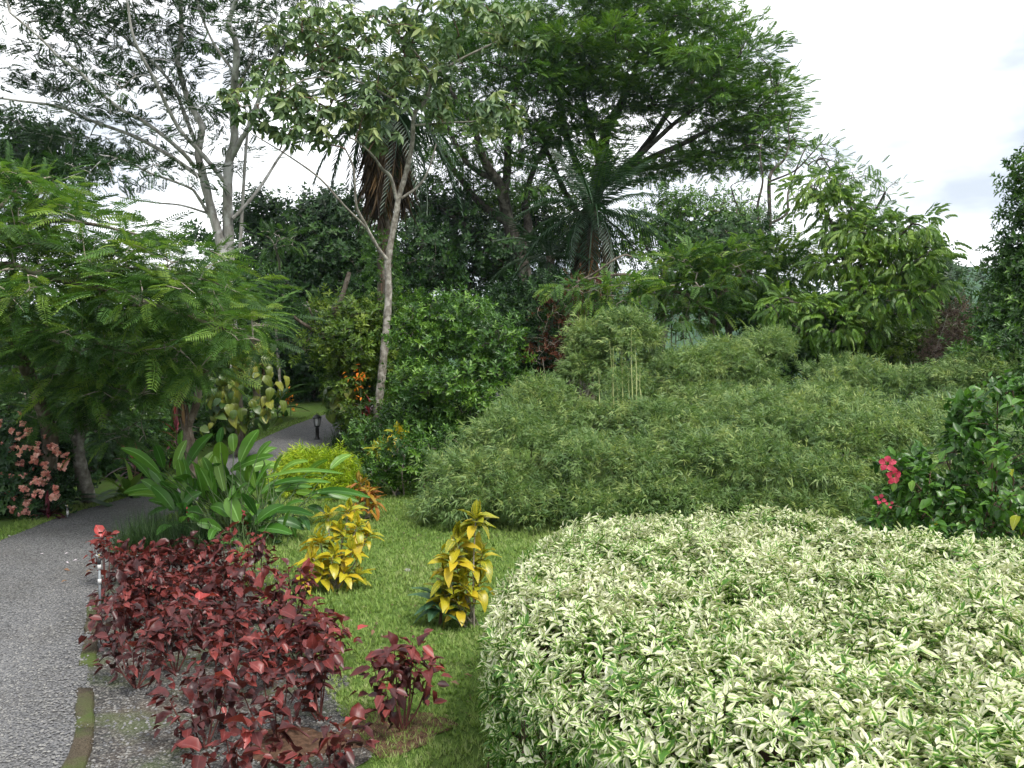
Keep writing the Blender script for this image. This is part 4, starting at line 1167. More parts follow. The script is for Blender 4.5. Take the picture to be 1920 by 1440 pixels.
# climbing vine that hides the skirted palm's lower trunk
def vine(label, axis, n, r, tpls, scale, mat, group=None, tints=(.1, .8)):
    b = axis[0][:3]
    t = thing('climbing_vine', label, 'vine', b, group)
    i = RNG.random(n) * (len(axis) - 1.01); k = i.astype(int); f = (i - k)[:, None]
    c = axis[k, :3] * (1 - f) + axis[k + 1, :3] * f
    d = rnd_dir(n); d[:, 2] *= .2; d = nrm(d)
    p = c + d * (r * (.55 + .6 * RNG.random(n)))[:, None]
    R = frames(nrm(d + np.array([0, 0, -.6]) + .4 * rnd_dir(n)), nrm(d + np.array([0, 0, .7])))
    build('foliage', scatter(tpls, p, R, scale * (1 + .2 * RNG.normal(size=n)).clip(.5, 1.5), tints[0] + (tints[1] - tints[0]) * RNG.random(n)), mat, t)
    build('stem', limb_geo(np.column_stack([axis[:, :3] + np.array([0, -.1, 0]), np.full(len(axis), .025)]), 5), M['stem_brown'], t, soft=True)
    return t
vine('curtain of green creeper over the trunk below the dead palm skirt', limb_px([(715, 680, 24.6), (718, 600, 24.6), (716, 520, 24.6), (722, 430, 24.6)], 5, 5), 420, .55, S_broad, .95, M['glossy'])

# ------------------------------------------------------------------ trees filling the background
def bg_tree(label, u, v, Y, lobes, n, mat='dark', tints=(.0, .8), sc=1.15, trunk=7, name='forest_tree', per=7, spread=.4, tpls=None):
    top = lobes[0]
    L = [limb_px([(u, v, Y), (u + RNG.normal() * 6, (v * 2 + top[1]) / 3, Y), (u + RNG.normal() * 10, (v + top[1] * 2) / 3, Y), (top[0], top[1], Y)], trunk, 2.5)]
    for l in lobes[1:4]:
        L.append(limb_px([(u, (v + l[1]) / 2, Y), ((u + l[0]) / 2, (v + 3 * l[1]) / 4 - 8, (Y + l[2]) / 2), (l[0], l[1], l[2])], trunk * .5, 1.5))
    return tree(name, label, 'tree', L, lobes, int(n * 1.35), tpls or S_far, per, spread, .55, sc, M[mat], M['bark_dark'], tints, group='trees in the background wood', tip=.009, maxr=.05, rise=.1)
bg_tree('dark leafy tree reaching in at the edge below the grey tree', 20, 640, 33, [(30, 270, 33, 110, 50, 2.5), (110, 300, 32, 80, 40, 2), (-30, 330, 33, 90, 50, 2)], 190)
bg_tree('dark tree beside the grey trunks, its crown level with the trunk fork', 545, 720, 33, [(560, 420, 33, 90, 45, 2.5), (500, 500, 32, 70, 55, 2.2), (610, 480, 32.5, 70, 60, 2.2), (490, 410, 33, 40, 36, 2), (560, 560, 32, 90, 50, 2), (620, 400, 33, 40, 30, 1.5)], 320)
bg_tree('dark tree standing behind the skirted palm', 640, 720, 34, [(650, 430, 34, 70, 60, 2.5), (680, 520, 33, 80, 60, 2.5), (620, 600, 33, 80, 50, 2.5), (790, 480, 34, 60, 60, 2.5)], 260)
bg_tree('dark open tree below the forking rain tree', 870, 680, 38, [(850, 420, 38, 90, 40, 3), (900, 480, 37, 90, 40, 3), (800, 500, 37, 80, 40, 2.5), (820, 370, 39, 60, 30, 3), (940, 500, 38, 60, 40, 2), (1000, 430, 40, 60, 40, 2)], 330)
bg_tree('pale yellow-green tree glimpsed between the rain tree trunks', 1030, 640, 45, [(1020, 400, 45, 70, 60, 3), (1060, 450, 45, 60, 40, 3), (930, 400, 46, 60, 40, 3)], 150, 'yellowgreen', (.1, .8))
bg_tree('loose-leaved tree with sky behind it beyond the scaly palm', 1240, 640, 34, [(1250, 410, 34, 50, 40, 2), (1310, 400, 34, 60, 45, 2), (1200, 440, 34, 50, 40, 2), (1290, 460, 34, 70, 40, 2), (1380, 420, 34, 50, 40, 2)], 230, 'raintree', (.1, .8), .8)
bg_tree('small dark tree below the twiggy bare tree', 1370, 650, 26, [(1380, 450, 26, 60, 40, 1.5), (1330, 470, 26, 60, 36, 1.5), (1400, 560, 26, 90, 40, 1.6), (1450, 590, 25.5, 80, 36, 1.4)], 230, 'dark', (.1, .9), .8)
bg_tree('dark tree mass behind the lime-green tree', 1640, 700, 28, [(1640, 600, 28, 90, 50, 2), (1560, 640, 27, 90, 40, 2), (1720, 630, 27, 80, 50, 2)], 230, 'dark', (.1, .9), .9)
bg_tree('leafy tree behind the forked trunk with perched tufts', 300, 860, 22, [(280, 700, 22, 90, 60, 1.6), (330, 780, 21, 80, 60, 1.5), (220, 800, 20, 80, 50, 1.5), (400, 760, 22, 60, 60, 1.5)], 320, 'glossy', (.0, .6), .8)
bg_tree('dark tree hung over the far bend of the path', 590, 780, 30, [(560, 660, 29, 70, 50, 2), (620, 640, 30, 70, 50, 2), (510, 680, 30, 60, 60, 2), (580, 720, 31, 90, 40, 2)], 260)
bg_tree('dark bushy tree behind the leaning trunk', 80, 880, 17, [(60, 780, 17, 110, 50, 1.2), (180, 850, 16.5, 80, 50, 1.0), (30, 690, 18, 110, 60, 1.4), (250, 860, 17, 60, 50, 1)], 330, 'dark', (.1, .9), .65)
# slim bare-stemmed saplings in the middle
tree('slim_tree', 'slim pale sapling stem bent beside the dark trees', 'tree', [limb_px([(525, 720, 27), (518, 620, 27), (520, 560, 26), (524, 500, 25), (515, 460, 24)], 2.6, 2), limb_px([(522, 590, 24), (560, 570, 23.6), (600, 585, 23.3), (640, 570, 23)], 2.4, 1.2)],
     [(520, 450, 24, 40, 20, 1), (600, 575, 23.3, 60, 14, .8)], 36, S_feather_far, 4, .2, .4, .8, M['feather'], M['bark_pale'], (.1, .7), tip=.006, maxr=.015)
tree('leaning_tree', 'grey leaning tree forking over the far path', 'tree', [limb_px([(648, 760, 21), (640, 690, 21), (632, 640, 21), (622, 600, 21), (640, 560, 21), (655, 510, 21)], 8, 4), limb_px([(632, 640, 21), (600, 625, 20.8), (565, 605, 20.6), (540, 585, 20.4)], 5, 2.5), limb_px([(600, 625, 20.8), (585, 590, 20.8), (575, 565, 20.8)], 3, 1.5)],
     [(665, 640, 20.5, 50, 40, .8), (650, 690, 20.5, 50, 40, .8), (700, 600, 20.8, 50, 40, .8), (640, 590, 21, 50, 30, .8), (600, 650, 20.6, 40, 20, .6)], 150, S_broad, 6, .16, .7, 1.15, M['yellowgreen'], M['bark_brown'], (.1, .9), tip=.006, maxr=.02)

# far wood, one mass behind everything
wl_ = []
for u in range(-160, 2100, 105):
    for v, Y in ((650, 46), (730, 44)):
        if u > 1180: Y += 2; v += 5
        if 1200 < u < 1320 and v < 700: continue
        wl_.append((u + RNG.normal() * 15, v + RNG.normal() * 12, Y + RNG.normal() * 2, 95, 62, 2.6))
for u in range(-160, 1180, 100):
    wl_.append((u, 570 + RNG.normal() * 18, 47 + RNG.normal() * 2, 80, 55, 2.4))
for u in range(430, 1010, 85):
    wl_.append((u, 490 + RNG.normal() * 25, 44 + RNG.normal() * 2, 75, 55, 2.4))
for u in range(1240, 1800, 90):
    wl_.append((u, 560 + RNG.normal() * 15, 40 + RNG.normal() * 2, 75, 45, 2.4))
lob = [lobe_px(*l) for l in wl_]
at_, ou_ = in_lobes(lob, 3300, 1.4)
tag(build('far_wood', crown(at_, ou_, S_far, 4, .5, .6, 1.7, (.0, .8), .3, 0, .5), M['dark']), 'dark far wood closing the view behind the garden trees', 'wood', kind='stuff')

# ------------------------------------------------------------------ shrubs in the middle distance
GS = 'green shrubs beyond the lawn'
shrub('broadleaf_shrub', 'large glossy green shrub around the foot of the spotted trunk', 'shrub', (800, 840), 17, [(840, 590, 17.3, 60, 34, .8), (800, 640, 17, 50, 44, .8), (890, 640, 17, 66, 44, .9), (930, 690, 16.6, 40, 30, .6), (830, 720, 16.5, 66, 40, .8), (770, 740, 17, 34, 44, .6), (880, 760, 16.2, 50, 30, .6)], 620, S_broad, 5, .13, .8, .98, M['glossy'], M['bark_dark'], 6, 5, GS, bill=5, tints=(.1, .95), tip=.005, maxr=.02)
shrub('broadleaf_shrub', 'yellowish-green shrub between the leaning tree and the spotted trunk', 'shrub', (670, 800), 21, [(690, 640, 21.2, 60, 46, .8), (660, 720, 21, 56, 40, .8), (760, 690, 21, 46, 50, .8), (690, 770, 20.6, 50, 36, .8), (740, 600, 21.4, 50, 40, .8)], 330, S_broad_f, 6, .15, .8, 1.05, M['yellowgreen'], M['bark_dark'], 5, 4, GS, tints=(.0, .8), tip=.005, maxr=.02)
shrub('broadleaf_shrub', 'dark low shrub beside the far path with a maroon plant in front', 'shrub', (715, 870), 17, [(694, 826, 17, 32, 30, .5), (750, 830, 16.6, 44, 30, .6), (800, 800, 16.5, 50, 40, .7), (770, 790, 17, 40, 24, .5)], 240, S_broad_s, 6, .14, .8, 1.1, M['glossy'], M['bark_dark'], 5, 4, GS, tints=(.0, .6), tip=.005, maxr=.02)
shrub('broadleaf_shrub', 'blackish-green shrub behind the bamboo, left of the dead brown bush', 'shrub', (980, 760), 24, [(990, 590, 24, 90, 50, 1.4), (940, 640, 23.5, 70, 60, 1.3), (1020, 650, 23, 70, 60, 1.2), (1050, 560, 24, 60, 40, 1.2)], 420, S_broad_f, 6, .22, .8, 1.35, M['dark'], M['bark_dark'], 5, 4, GS, tints=(.0, .7), tip=.006, maxr=.02)
shrub('broadleaf_shrub', 'yellow-flecked dark shrub below the evergreen at the bamboo edge', 'shrub', (1720, 760), 21, [(1720, 650, 21, 60, 40, .9), (1680, 640, 21, 50, 36, .8), (1760, 640, 20.5, 40, 30, .7), (1640, 680, 20, 60, 40, .9)], 230, S_broad_f, 6, .16, .8, 1.1, M['yellowgreen'], M['bark_dark'], 5, 4, GS, tints=(.0, .6), tip=.005, maxr=.02)
shrub('broadleaf_shrub', 'deep green shrub under the lime-green tree behind the bamboo crest', 'shrub', (1530, 740), 21, [(1500, 640, 20.5, 70, 50, 1), (1580, 660, 20.5, 80, 40, 1), (1440, 680, 20, 60, 40, .9)], 260, S_broad_f, 6, .17, .8, 1.1, M['dark'], M['bark_dark'], 5, 4, GS, tints=(.1, .9), tip=.005, maxr=.02)
shrub('dead_shrub', 'dead bush with red-brown leaves standing behind the bamboo', 'shrub', (1060, 760), 22, [(1060, 600, 22, 55, 60, .9), (1030, 660, 21.5, 45, 40, .8), (1100, 570, 22, 40, 60, .8), (1080, 660, 21.5, 50, 40, .8)], 240, S_tiny, 3, .14, 1.0, 1.1, M['dryleaf'], M['twig_grey'], 9, 2.4, None, tints=(.0, .8), tip=.006, maxr=.012, up=.1)
shrub('twiggy_shrub', 'leafless tangle of grey twigs between the palm and the bamboo', 'shrub', (1220, 730), 22.5, [(1180, 570, 22.5, 50, 55, .9), (1240, 560, 22.5, 55, 55, .9), (1280, 600, 22, 40, 45, .8), (1215, 620, 22, 60, 40, .8)], 420, S_tiny, 1, .14, 1.0, .35, M['dryleaf'], M['twig_grey'], 16, 2.2, None, tints=(.2, .8), tip=.007, maxr=.012, rise=.3)
shrub('dead_shrub', 'dried purplish-brown bush at the foot of the evergreen', 'shrub', (1790, 720), 19, [(1795, 605, 19, 30, 40, .5), (1775, 640, 18.8, 32, 28, .5), (1760, 665, 18.6, 30, 20, .4)], 150, S_tiny, 5, .1, 1, 1.0, M['drypurple'], M['twig_grey'], 5, 2.4, None, tints=(.1, .9), tip=.005, maxr=.01, droop=.3)

# ------------------------------------------------------------------ bamboo thicket
def bamboo(label, lobes, n, per=9, culms=5, tints=(.1, .9), scale=1.0, plumes=16):
    lob = [lobe_px(*l) for l in lobes]
    c0 = np.mean([l[0] for l in lob], 0)
    base = np.array([c0[0], c0[1] + .2, float(terrain(c0[0], c0[1] + .2))])
    t = thing('bamboo_clump', label, 'bamboo', base, 'bamboo clumps of the thicket')
    rows = []
    for i in range(culms):
        c, r = lob[i % len(lob)]
        e = c + RNG.normal(size=3) * r * .3; e[2] = c[2] + r[2] * .55
        s = base + np.array([RNG.normal() * .25, RNG.normal() * .2, -.05])
        mid = s * .45 + e * .55; mid[2] = s[2] + (e[2] - s[2]) * .8
        L = spline([list(s) + [.016], list(mid) + [.012], list(e) + [.005]], 6)
        build('culm', limb_geo(L, 6, .03), M['culm'], t, soft=True); rows.append(L[:, :3])
    at, ou = in_lobes(billow(lob, 8, .30, .56, .62), int(n * 1.5), 2.8, .0, .84)
    C, Rr, order = grow(np.vstack(rows), at, .05, .12, .003, .4, .01)
    build('twigwork', tubes(C[::4], Rr[::4], 3), M['stem_green'], t, soft=True, kind='stuff')
    p, d = cluster(at, ou, per, .13, .6, up=.12, droop=.0, jitter=.6, outw=1.0)
    k = len(p)
    R = frames(d, nrm(np.repeat(ou, per, 0) * .7 + np.array([0, 0, .8]) + RNG.normal(size=(k, 3)) * .4))
    clump = np.repeat(RNG.normal(size=len(at)) * .14, per)
    ti = np.clip(tints[0] + (tints[1] - tints[0]) * RNG.random(k) ** 1.2 + clump, 0, 1)
    # arching plumes: leafy culm tips that rise out of the mass and nod over
    PP, DD, TT = [p], [d], [ti]
    for c, r in lob:
        for _ in range(plumes):
            a_ = rnd_dir(1)[0]; a_[2] = abs(a_[2]) * .8 + .1
            if RNG.random() < .7: a_[1] = -abs(a_[1])
            a_ = nrm(a_)
            o_ = c + a_ * r * .25
            e_ = c + a_ * r * (.95 + .4 * RNG.random()) + np.array([0, 0, -.05])
            m_ = o_ * .35 + e_ * .65 + np.array([0, 0, .22 + .25 * RNG.random()]) * min(1.0, r[2] / .35)
            nn_ = 34
            tt = (.3 + .7 * RNG.random(nn_) ** .8)[:, None]
            q_ = (1 - tt) ** 2 * o_ + 2 * (1 - tt) * tt * m_ + tt ** 2 * e_
            tg = nrm(2 * (1 - tt) * (m_ - o_) + 2 * tt * (e_ - m_))
            q_ = q_ + RNG.normal(size=(nn_, 3)) * (.02 + .07 * (1 - tt))
            PP.append(q_); DD.append(nrm(tg * .8 + rnd_dir(nn_) * .75 + np.array([0, 0, -.1])))
            TT.append(np.clip(.5 + .24 * RNG.normal() + .12 * RNG.normal(size=nn_) + .1 * tt[:, 0], 0, 1))
    p, d, ti = np.vstack(PP), np.vstack(DD), np.concatenate(TT)
    k = len(p)
    R = frames(d, nrm(np.array([0, -.25, .8]) + RNG.normal(size=(k, 3)) * .45))
    build('foliage', scatter(S_bamboo, p, R, scale * (1 + .2 * RNG.normal(size=k)).clip(.5, 1.5), ti), M['bamboo'], t)
    return t
bamboo('bamboo clump sloping down to the lawn at the thicket\'s near corner', [(900, 900, 12.6, 76, 49, 0.8), (880, 960, 12.1, 76, 49, 0.7), (970, 840, 13.2, 76, 49, 0.9), (1000, 930, 12.4, 92, 49, 0.8)], 560)
bamboo('bamboo clump behind the yellow croton at the middle of the thicket front', [(1130, 880, 12.6, 101, 49, 0.9), (1230, 930, 12.2, 101, 41, 0.8), (1090, 960, 12, 101, 41, 0.8)], 480)
bamboo('bamboo clump on the thicket\'s upper shoulder beside the glossy shrub', [(980, 796, 14.5, 76, 49, 0.9), (1060, 806, 14.3, 84, 49, 0.9), (1010, 746, 15, 50, 28, 0.7)], 420)
bamboo('broad bamboo clump with dark hollows above the middle of the pale hedge', [(1380, 870, 12.6, 101, 54, 0.9), (1340, 950, 12, 101, 33, 0.8), (1480, 900, 12.2, 101, 49, 0.8), (1480, 960, 11.8, 109, 33, 0.8)], 600)
bamboo('bamboo clump bulging forward below the yellow culms', [(1220, 800, 13.8, 76, 38, 0.8), (1300, 816, 14, 76, 41, 0.9), (1260, 850, 13, 84, 41, 0.8)], 420)
bamboo('bamboo clump forming the long smooth hump of the thicket', [(1420, 796, 14.2, 101, 49, 1), (1530, 796, 14, 101, 49, 1), (1600, 830, 13.2, 92, 49, 0.9), (1470, 820, 13.4, 92, 41, 0.9)], 620)
bamboo('bamboo clump falling towards the hibiscus', [(1660, 826, 14, 76, 49, 0.9), (1720, 830, 13.6, 76, 49, 0.9), (1640, 900, 12.6, 84, 49, 0.8), (1760, 806, 14.5, 59, 33, 0.8)], 460)
bamboo('bamboo clump on the crest behind the yellow culms', [(1260, 710, 16.6, 67, 41, 1), (1330, 690, 17, 67, 41, 1), (1300, 756, 16, 84, 41, 1), (1180, 746, 16, 59, 41, 0.8)], 460)
bamboo('arching bamboo plume on the crest beside the dark gap', [(1425, 670, 17.6, 44, 36, 0.7), (1390, 720, 17.2, 50, 33, 0.8), (1450, 650, 17.8, 22, 20, 0.4)], 230)
bamboo('slender bright bamboo plume standing clear of the dead bush', [(1100, 655, 16.6, 30, 42, .45), (1098, 705, 16.4, 38, 36, .45)], 260, tints=(.4, 1.0))
bamboo('grey-green bamboo plume at the top of the tall culms', [(1166, 628, 16.2, 40, 28, .4), (1192, 650, 16.2, 34, 26, .4), (1140, 650, 16.3, 24, 24, .3)], 280)
bamboo('bamboo clump cresting under the lime-green tree', [(1590, 720, 17, 59, 36, 0.9), (1540, 750, 16.6, 50, 30, 0.8), (1660, 740, 16.6, 67, 41, 0.9)], 380)
bamboo('bamboo clump at the far end of the thicket under the evergreen', [(1760, 726, 16.4, 67, 38, 0.9), (1830, 706, 16, 59, 33, 0.8), (1800, 786, 15, 67, 41, 0.8)], 380)
cane_tips = []
cl = thing('bamboo_clump', 'tall bare yellow bamboo culms rising through the thicket', 'bamboo', (*P(1170, 800, 13.9)[:2], 0), 'bamboo clumps of the thicket')
for u, v0, v1, uu in ((1146, 800, 640, 1143), (1152, 810, 560 + 90, 1150), (1158, 800, 700, 1154), (1168, 770, 660, 1166), (1186, 760, 610, 1184), (1193, 770, 640, 1190), (1202, 760, 690, 1200), (1124, 770, 690, 1122), (1180, 760, 700, 1178)):
    a, b = P(u, v0, 13.7 + RNG.normal() * .1), P(uu, v1, 13.9 + RNG.normal() * .12)
    a0 = a.copy(); a0[2] = float(terrain(a[0], a[1])) - .05
    L = spline([list(a0) + [.011], list(a) + [.010], list((a + b) / 2 + RNG.normal(size=3) * .02) + [.009], list(b) + [.004]], 6)
    build('culm', limb_geo(L, 6, .05), M['culm'], cl, soft=True)
    j_ = (len(L) * (.62 + .38 * RNG.random(16))).astype(int).clip(0, len(L) - 1)
    cane_tips.append(L[j_, :3] + RNG.normal(size=(16, 3)) * .04)
ct = np.vstack(cane_tips)
build('foliage', scatter(S_bamboo, ct, frames(nrm(rnd_dir(len(ct)) + np.array([0, 0, .2])), np.array([0, 0, 1.])), 1 + .2 * RNG.normal(size=len(ct)), .3 + .6 * RNG.random(len(ct))), M['bamboo'], cl, kind='stuff')

# ------------------------------------------------------------------ garden lamp by the far path
def lathe(prof, ns=12, c=(0, 0, 0)):
    prof = np.array(prof, float); k = len(prof)
    a = np.arange(ns) * 2 * math.pi / ns
    V = np.stack([prof[:, None, 0] * np.cos(a), prof[:, None, 0] * np.sin(a), np.broadcast_to(prof[:, 1:2], (k, ns))], -1).reshape(-1, 3) + np.asarray(c)
    idx = np.arange(k * ns).reshape(k, ns)
    A = idx[:-1]; B = np.roll(A, -1, 1); C_ = idx[1:]; D = np.roll(C_, -1, 1)
    F = np.concatenate([np.stack([A, B, D], -1).reshape(-1, 3), np.stack([A, D, C_], -1).reshape(-1, 3)])
    return V, F
lp = P(595, 835, 21.3); lp[2] = float(terrain(lp[0], lp[1]))
top_z = P(595, 775, 21.3)[2]
H = top_z - lp[2]
lamp = thing('garden_lamp', 'black garden lamp post with small lantern beside the far path', 'lamp', lp)
build('post', lathe([(.0, 0), (.09, 0), (.09, .03), (.06, .06), (.045, .1), (.045, H - .40), (.055, H - .39), (.03, H - .36), (.06, H - .34), (0, H - .33)], 12, lp), M['black_paint'], lamp, soft=True)
lb = build('lantern_base', lathe([(0, H - .335), (.075, H - .33), (.085, H - .31), (0, H - .305)], 6, lp), M['black_paint'], lamp)
build('glass', lathe([(.06, H - .305), (.085, H - .12), (0, H - .118)], 6, lp), M['lamp_glass'], lamp)
for i in range(6):
    a = i * math.pi / 3
    q = np.array([[lp[0] + .066 * math.cos(a), lp[1] + .066 * math.sin(a), lp[2] + H - .31], [lp[0] + .093 * math.cos(a), lp[1] + .093 * math.sin(a), lp[2] + H - .115]])
    build('cage_bar', tubes(q[None], np.array([[.008, .008]]), 5), M['black_paint'], lb)
rf = build('lantern_roof', lathe([(0, H - .11), (.125, H - .12), (.115, H - .10), (.05, H - .04), (.02, H - .03), (0, H - .028)], 6, lp), M['black_paint'], lamp)
build('finial', lathe([(0, H - .035), (.012, H - .03), (.02, H - .015), (.008, H), (0, H + .012)], 8, lp), M['black_paint'], rf, soft=True)
# ------------------------------------------------------------------ plants round the lawn and path
def strap_plant(name, label, cat, base, n, L, W, mat, spread=1.0, el0=1.3, el1=.15, droop=.6, tint=(.2, .9), group=None, rows=4, stalk=0.0, part='leaf', heart=1.0):
    """A rosette: each strap leaf is an object of its own."""
    base = np.asarray(base, float)
    t = thing(name, label, cat, base, group)
    ms = [make_mesh(part, *(lambda q: (q[0], q[1]))(leaf(1, W / L, d, .18, rows, .02, heart)), M[mat], leaf(1, W / L, d, .18, rows, .02, heart)[2], np.full(4 * rows, ti), True)
          for d, ti in ((droop * .5, tint[1]), (droop, (tint[0] + tint[1]) / 2), (droop * 1.4, tint[0]), (droop * .8, tint[0] * .5 + tint[1] * .5))]
    if stalk:
        build('stem', limb_geo(np.array([[*base, .02], [*(base + [0.01, 0, stalk * .5]), .016], [*(base + [0, 0, stalk]), .012]]), 6), M['stem_brown'], t, soft=True)
    for i in range(n):
        a = i * 2.4 + RNG.normal() * .25
        el = el0 + (el1 - el0) * (i / n) + RNG.normal() * .12
        d = np.array([math.cos(a) * math.cos(el), math.sin(a) * math.cos(el), math.sin(el)])
        leaf_obj(part, ms[RNG.integers(0, 4)], t, base + np.array([0, 0, stalk * (.45 + .55 * (1 - i / n)) if stalk else .02]) + d * .02, d, (0, 0, 1) if el < 1.2 else (math.cos(a), math.sin(a), .3), L * spread * (1 + RNG.normal() * .15))
    return t

def ground_at(u, v):
    p = G(u, v); p[2] = float(terrain(p[0], p[1])); return p

# big-leaved ginger clump: every leaf is built from its own base to its own tip
GZ = lambda x, y: (220 + x / 4.0, 760 + y / 4.0)
ginger_leaves = [(320, 510, 30, 320, 52), (250, 550, 90, 400, 40), (345, 470, 285, 300, 50), (420, 330, 320, 245, 34), (480, 300, 482, 193, 56), (520, 470, 715, 215, 95), (430, 480, 520, 262, 60), (640, 500, 735, 345, 60), (775, 485, 772, 275, 80), (765, 290, 785, 165, 44),
    (872, 345, 865, 212, 54), (920, 425, 1060, 183, 80), (1050, 385, 1155, 268, 44), (1090, 375, 1200, 320, 66), (850, 490, 1170, 378, 66), (900, 520, 1215, 455, 84), (1175, 500, 1242, 368, 36), (1230, 495, 1430, 418, 44), (1420, 512, 1580, 408, 44), (1600, 475, 1752, 370, 62),
    (1100, 545, 1690, 512, 50), (1250, 565, 1650, 545, 46), (1300, 595, 1600, 580, 40), (1080, 665, 1270, 560, 56), (1340, 650, 1535, 695, 46), (1440, 665, 1895, 692, 60), (1500, 650, 1810, 720, 50), (1450, 705, 1730, 718, 40), (1030, 890, 1250, 750, 84), (1050, 930, 1312, 965, 96),
    (830, 690, 915, 880, 90), (905, 725, 1040, 830, 66), (600, 880, 780, 935, 60), (690, 1010, 740, 930, 44), (430, 690, 48, 655, 70), (390, 700, 80, 675, 52), (450, 780, 235, 712, 70), (380, 770, 195, 868, 54), (400, 900, 292, 975, 44), (350, 580, 505, 578, 56),
    (600, 980, 640, 1140, 70), (860, 520, 845, 830, 84), (770, 600, 750, 540, 70), (500, 760, 560, 680, 90), (740, 760, 690, 820, 60), (720, 800, 740, 900, 66), (1100, 700, 1240, 640, 60), (1230, 790, 1400, 720, 60), (1200, 860, 1400, 930, 70), (1150, 800, 1480, 830, 60),
    (1370, 830, 1440, 940, 50), (1430, 760, 1560, 820, 56), (940, 600, 925, 720, 40), (880, 900, 840, 980, 60), (990, 980, 1130, 1010, 44), (780, 640, 800, 420, 50), (650, 720, 540, 560, 90), (560, 640, 430, 540, 80), (700, 640, 620, 470, 70), (980, 640, 900, 480, 70),
    (1040, 620, 990, 440, 60), (1140, 610, 1440, 560, 60), (1180, 640, 1460, 610, 50), (300, 650, 180, 560, 60), (360, 620, 240, 480, 54), (460, 620, 350, 560, 70), (520, 840, 440, 740, 60), (640, 820, 520, 800, 70), (840, 830, 700, 760, 60), (1000, 780, 960, 680, 70),
    (560, 900, 640, 1000, 50), (740, 1000, 820, 1060, 46), (960, 1040, 1060, 1060, 40), (1120, 1060, 1240, 1020, 40), (480, 880, 560, 840, 60), (1300, 900, 1340, 990, 50), (640, 600, 560, 420, 70), (720, 580, 640, 390, 60), (840, 600, 720, 440, 60)]
for _ in range(34):
    x0 = 330 + 950 * RNG.random(); y0 = 720 + 340 * RNG.random()
    an = RNG.normal() * .9 + (0 if x0 > 700 else math.pi); ln = 130 + 130 * RNG.random()
    ginger_leaves.append((x0, y0, x0 + ln * math.cos(an), y0 + ln * .7 * math.sin(an) - 30, 44 + 26 * RNG.random()))
for _ in range(34):
    x0 = 380 + 700 * RNG.random(); y0 = 600 + 240 * RNG.random()
    an = -math.pi / 2 + RNG.normal() * .55 + (x0 - 640) * .0007; ln = 170 + 120 * RNG.random()
    ginger_leaves.append((x0, y0, x0 + ln * math.cos(an), y0 + ln * math.sin(an), 44 + 26 * RNG.random()))
gb = ground_at(425, 1045); gb = np.array([gb[0], gb[1] + .9, 0.0])
ginger = thing('ginger_clump', 'clump of long paddle-shaped green leaves between path and red bed', 'plant', gb)
def paddle(a, b, w, roll, bend):
    """A single leaf from base a to tip b with its stalk down to the clump's foot."""
    L = np.linalg.norm(b - a)
    rows = 9
    d = (b - a) / L
    side = nrm(np.cross(d, np.array([0, -.75, .65]) + roll))
    nn = np.cross(side, d)
    if nn[2] < 0: nn = -nn
    V, F, U = [], [], []
    for i in range(rows + 1):
        t = i / rows
        ww = w / 2 * (math.sin(math.pi * (t * .96 + .02) ** .85) ** .62) + .002
        c = a + d * L * t + np.array([0, 0, 1.]) * bend * L * math.sin(math.pi * t) + nn * 0
        rip = .05 * ww * math.sin(i * 2.3 + roll[0] * 9)
        V += [c - side * ww + nn * (ww * .28 + rip), c - side * ww * .5 + nn * ww * .16, c, c + side * ww * .5 + nn * ww * .16, c + side * ww + nn * (ww * .28 - rip)]
        U += [(0, t), (.25, t), (.5, t), (.75, t), (1, t)]
    for i in range(rows):
        for j in range(4):
            q = i * 5 + j
            F += [(q, q + 1, q + 6), (q, q + 6, q + 5)]
    return np.array(V), np.array(F), np.array(U, float)
for k, (x0, y0, x1, y1, w) in enumerate(ginger_leaves):
    low = y0 > 780
    Y0 = (11.0 if low else 11.9) + RNG.normal() * .3
    if k in (28, 29, 30): Y0 = 10.7
    (u0, v0), (u1, v1) = GZ(x0, y0), GZ(x1, y1)
    a = P(u0, v0, Y0); b = P(u1, v1, Y0 + RNG.normal() * .22)
    lf = paddle(a, b, w / 4 * Y0 / FPX * (1.1 if x0 > 1000 else 1.35), RNG.normal(size=3) * .35, .05 + .06 * RNG.random())
    foot = gb + np.array([(u0 - 425) * .0024 + RNG.normal() * .1, RNG.normal() * .25 - .1, 0])
    m = (a + foot) / 2 + np.array([0, 0, .12])
    st = tubes(spline([list(foot), list(m), list(a)], 5)[None], np.full((1, 11), .007), 5)
    tint = np.clip(.45 + RNG.normal() * .25 + (.15 if not low else -.1), 0, 1)
    lg = (lf[0], lf[1], lf[2], np.full(len(lf[1]), tint))
    o = build('leaf', lg, M['ginger'], ginger, soft=True)
    build('stalk', st, M['stem_green'], ginger, soft=True)
for u, v in ((352, 972), (455, 968), (460, 985)):
    c = P(u, v, 10.9)
    q, d = c + RNG.normal(size=(14, 3)) * np.array([.02, .02, .05]), nrm(rnd_dir(14) + np.array([0, 0, .6]))
    build('flower_spike', scatter([leaf(.05, .02, .1, .2, 1)], q, frames(d, np.array([0, 0, 1.])), np.ones(14), .2 + .6 * RNG.random(14)), M['flower'], ginger)
    build('stalk', tubes(spline([[c[0], c[1] + .1, 0], list((c + [c[0], c[1], 0]) / 2 + [.02, 0, 0]), list(c)], 5)[None], np.full((1, 11), .008), 5), M['stem_red'], ginger, soft=True)

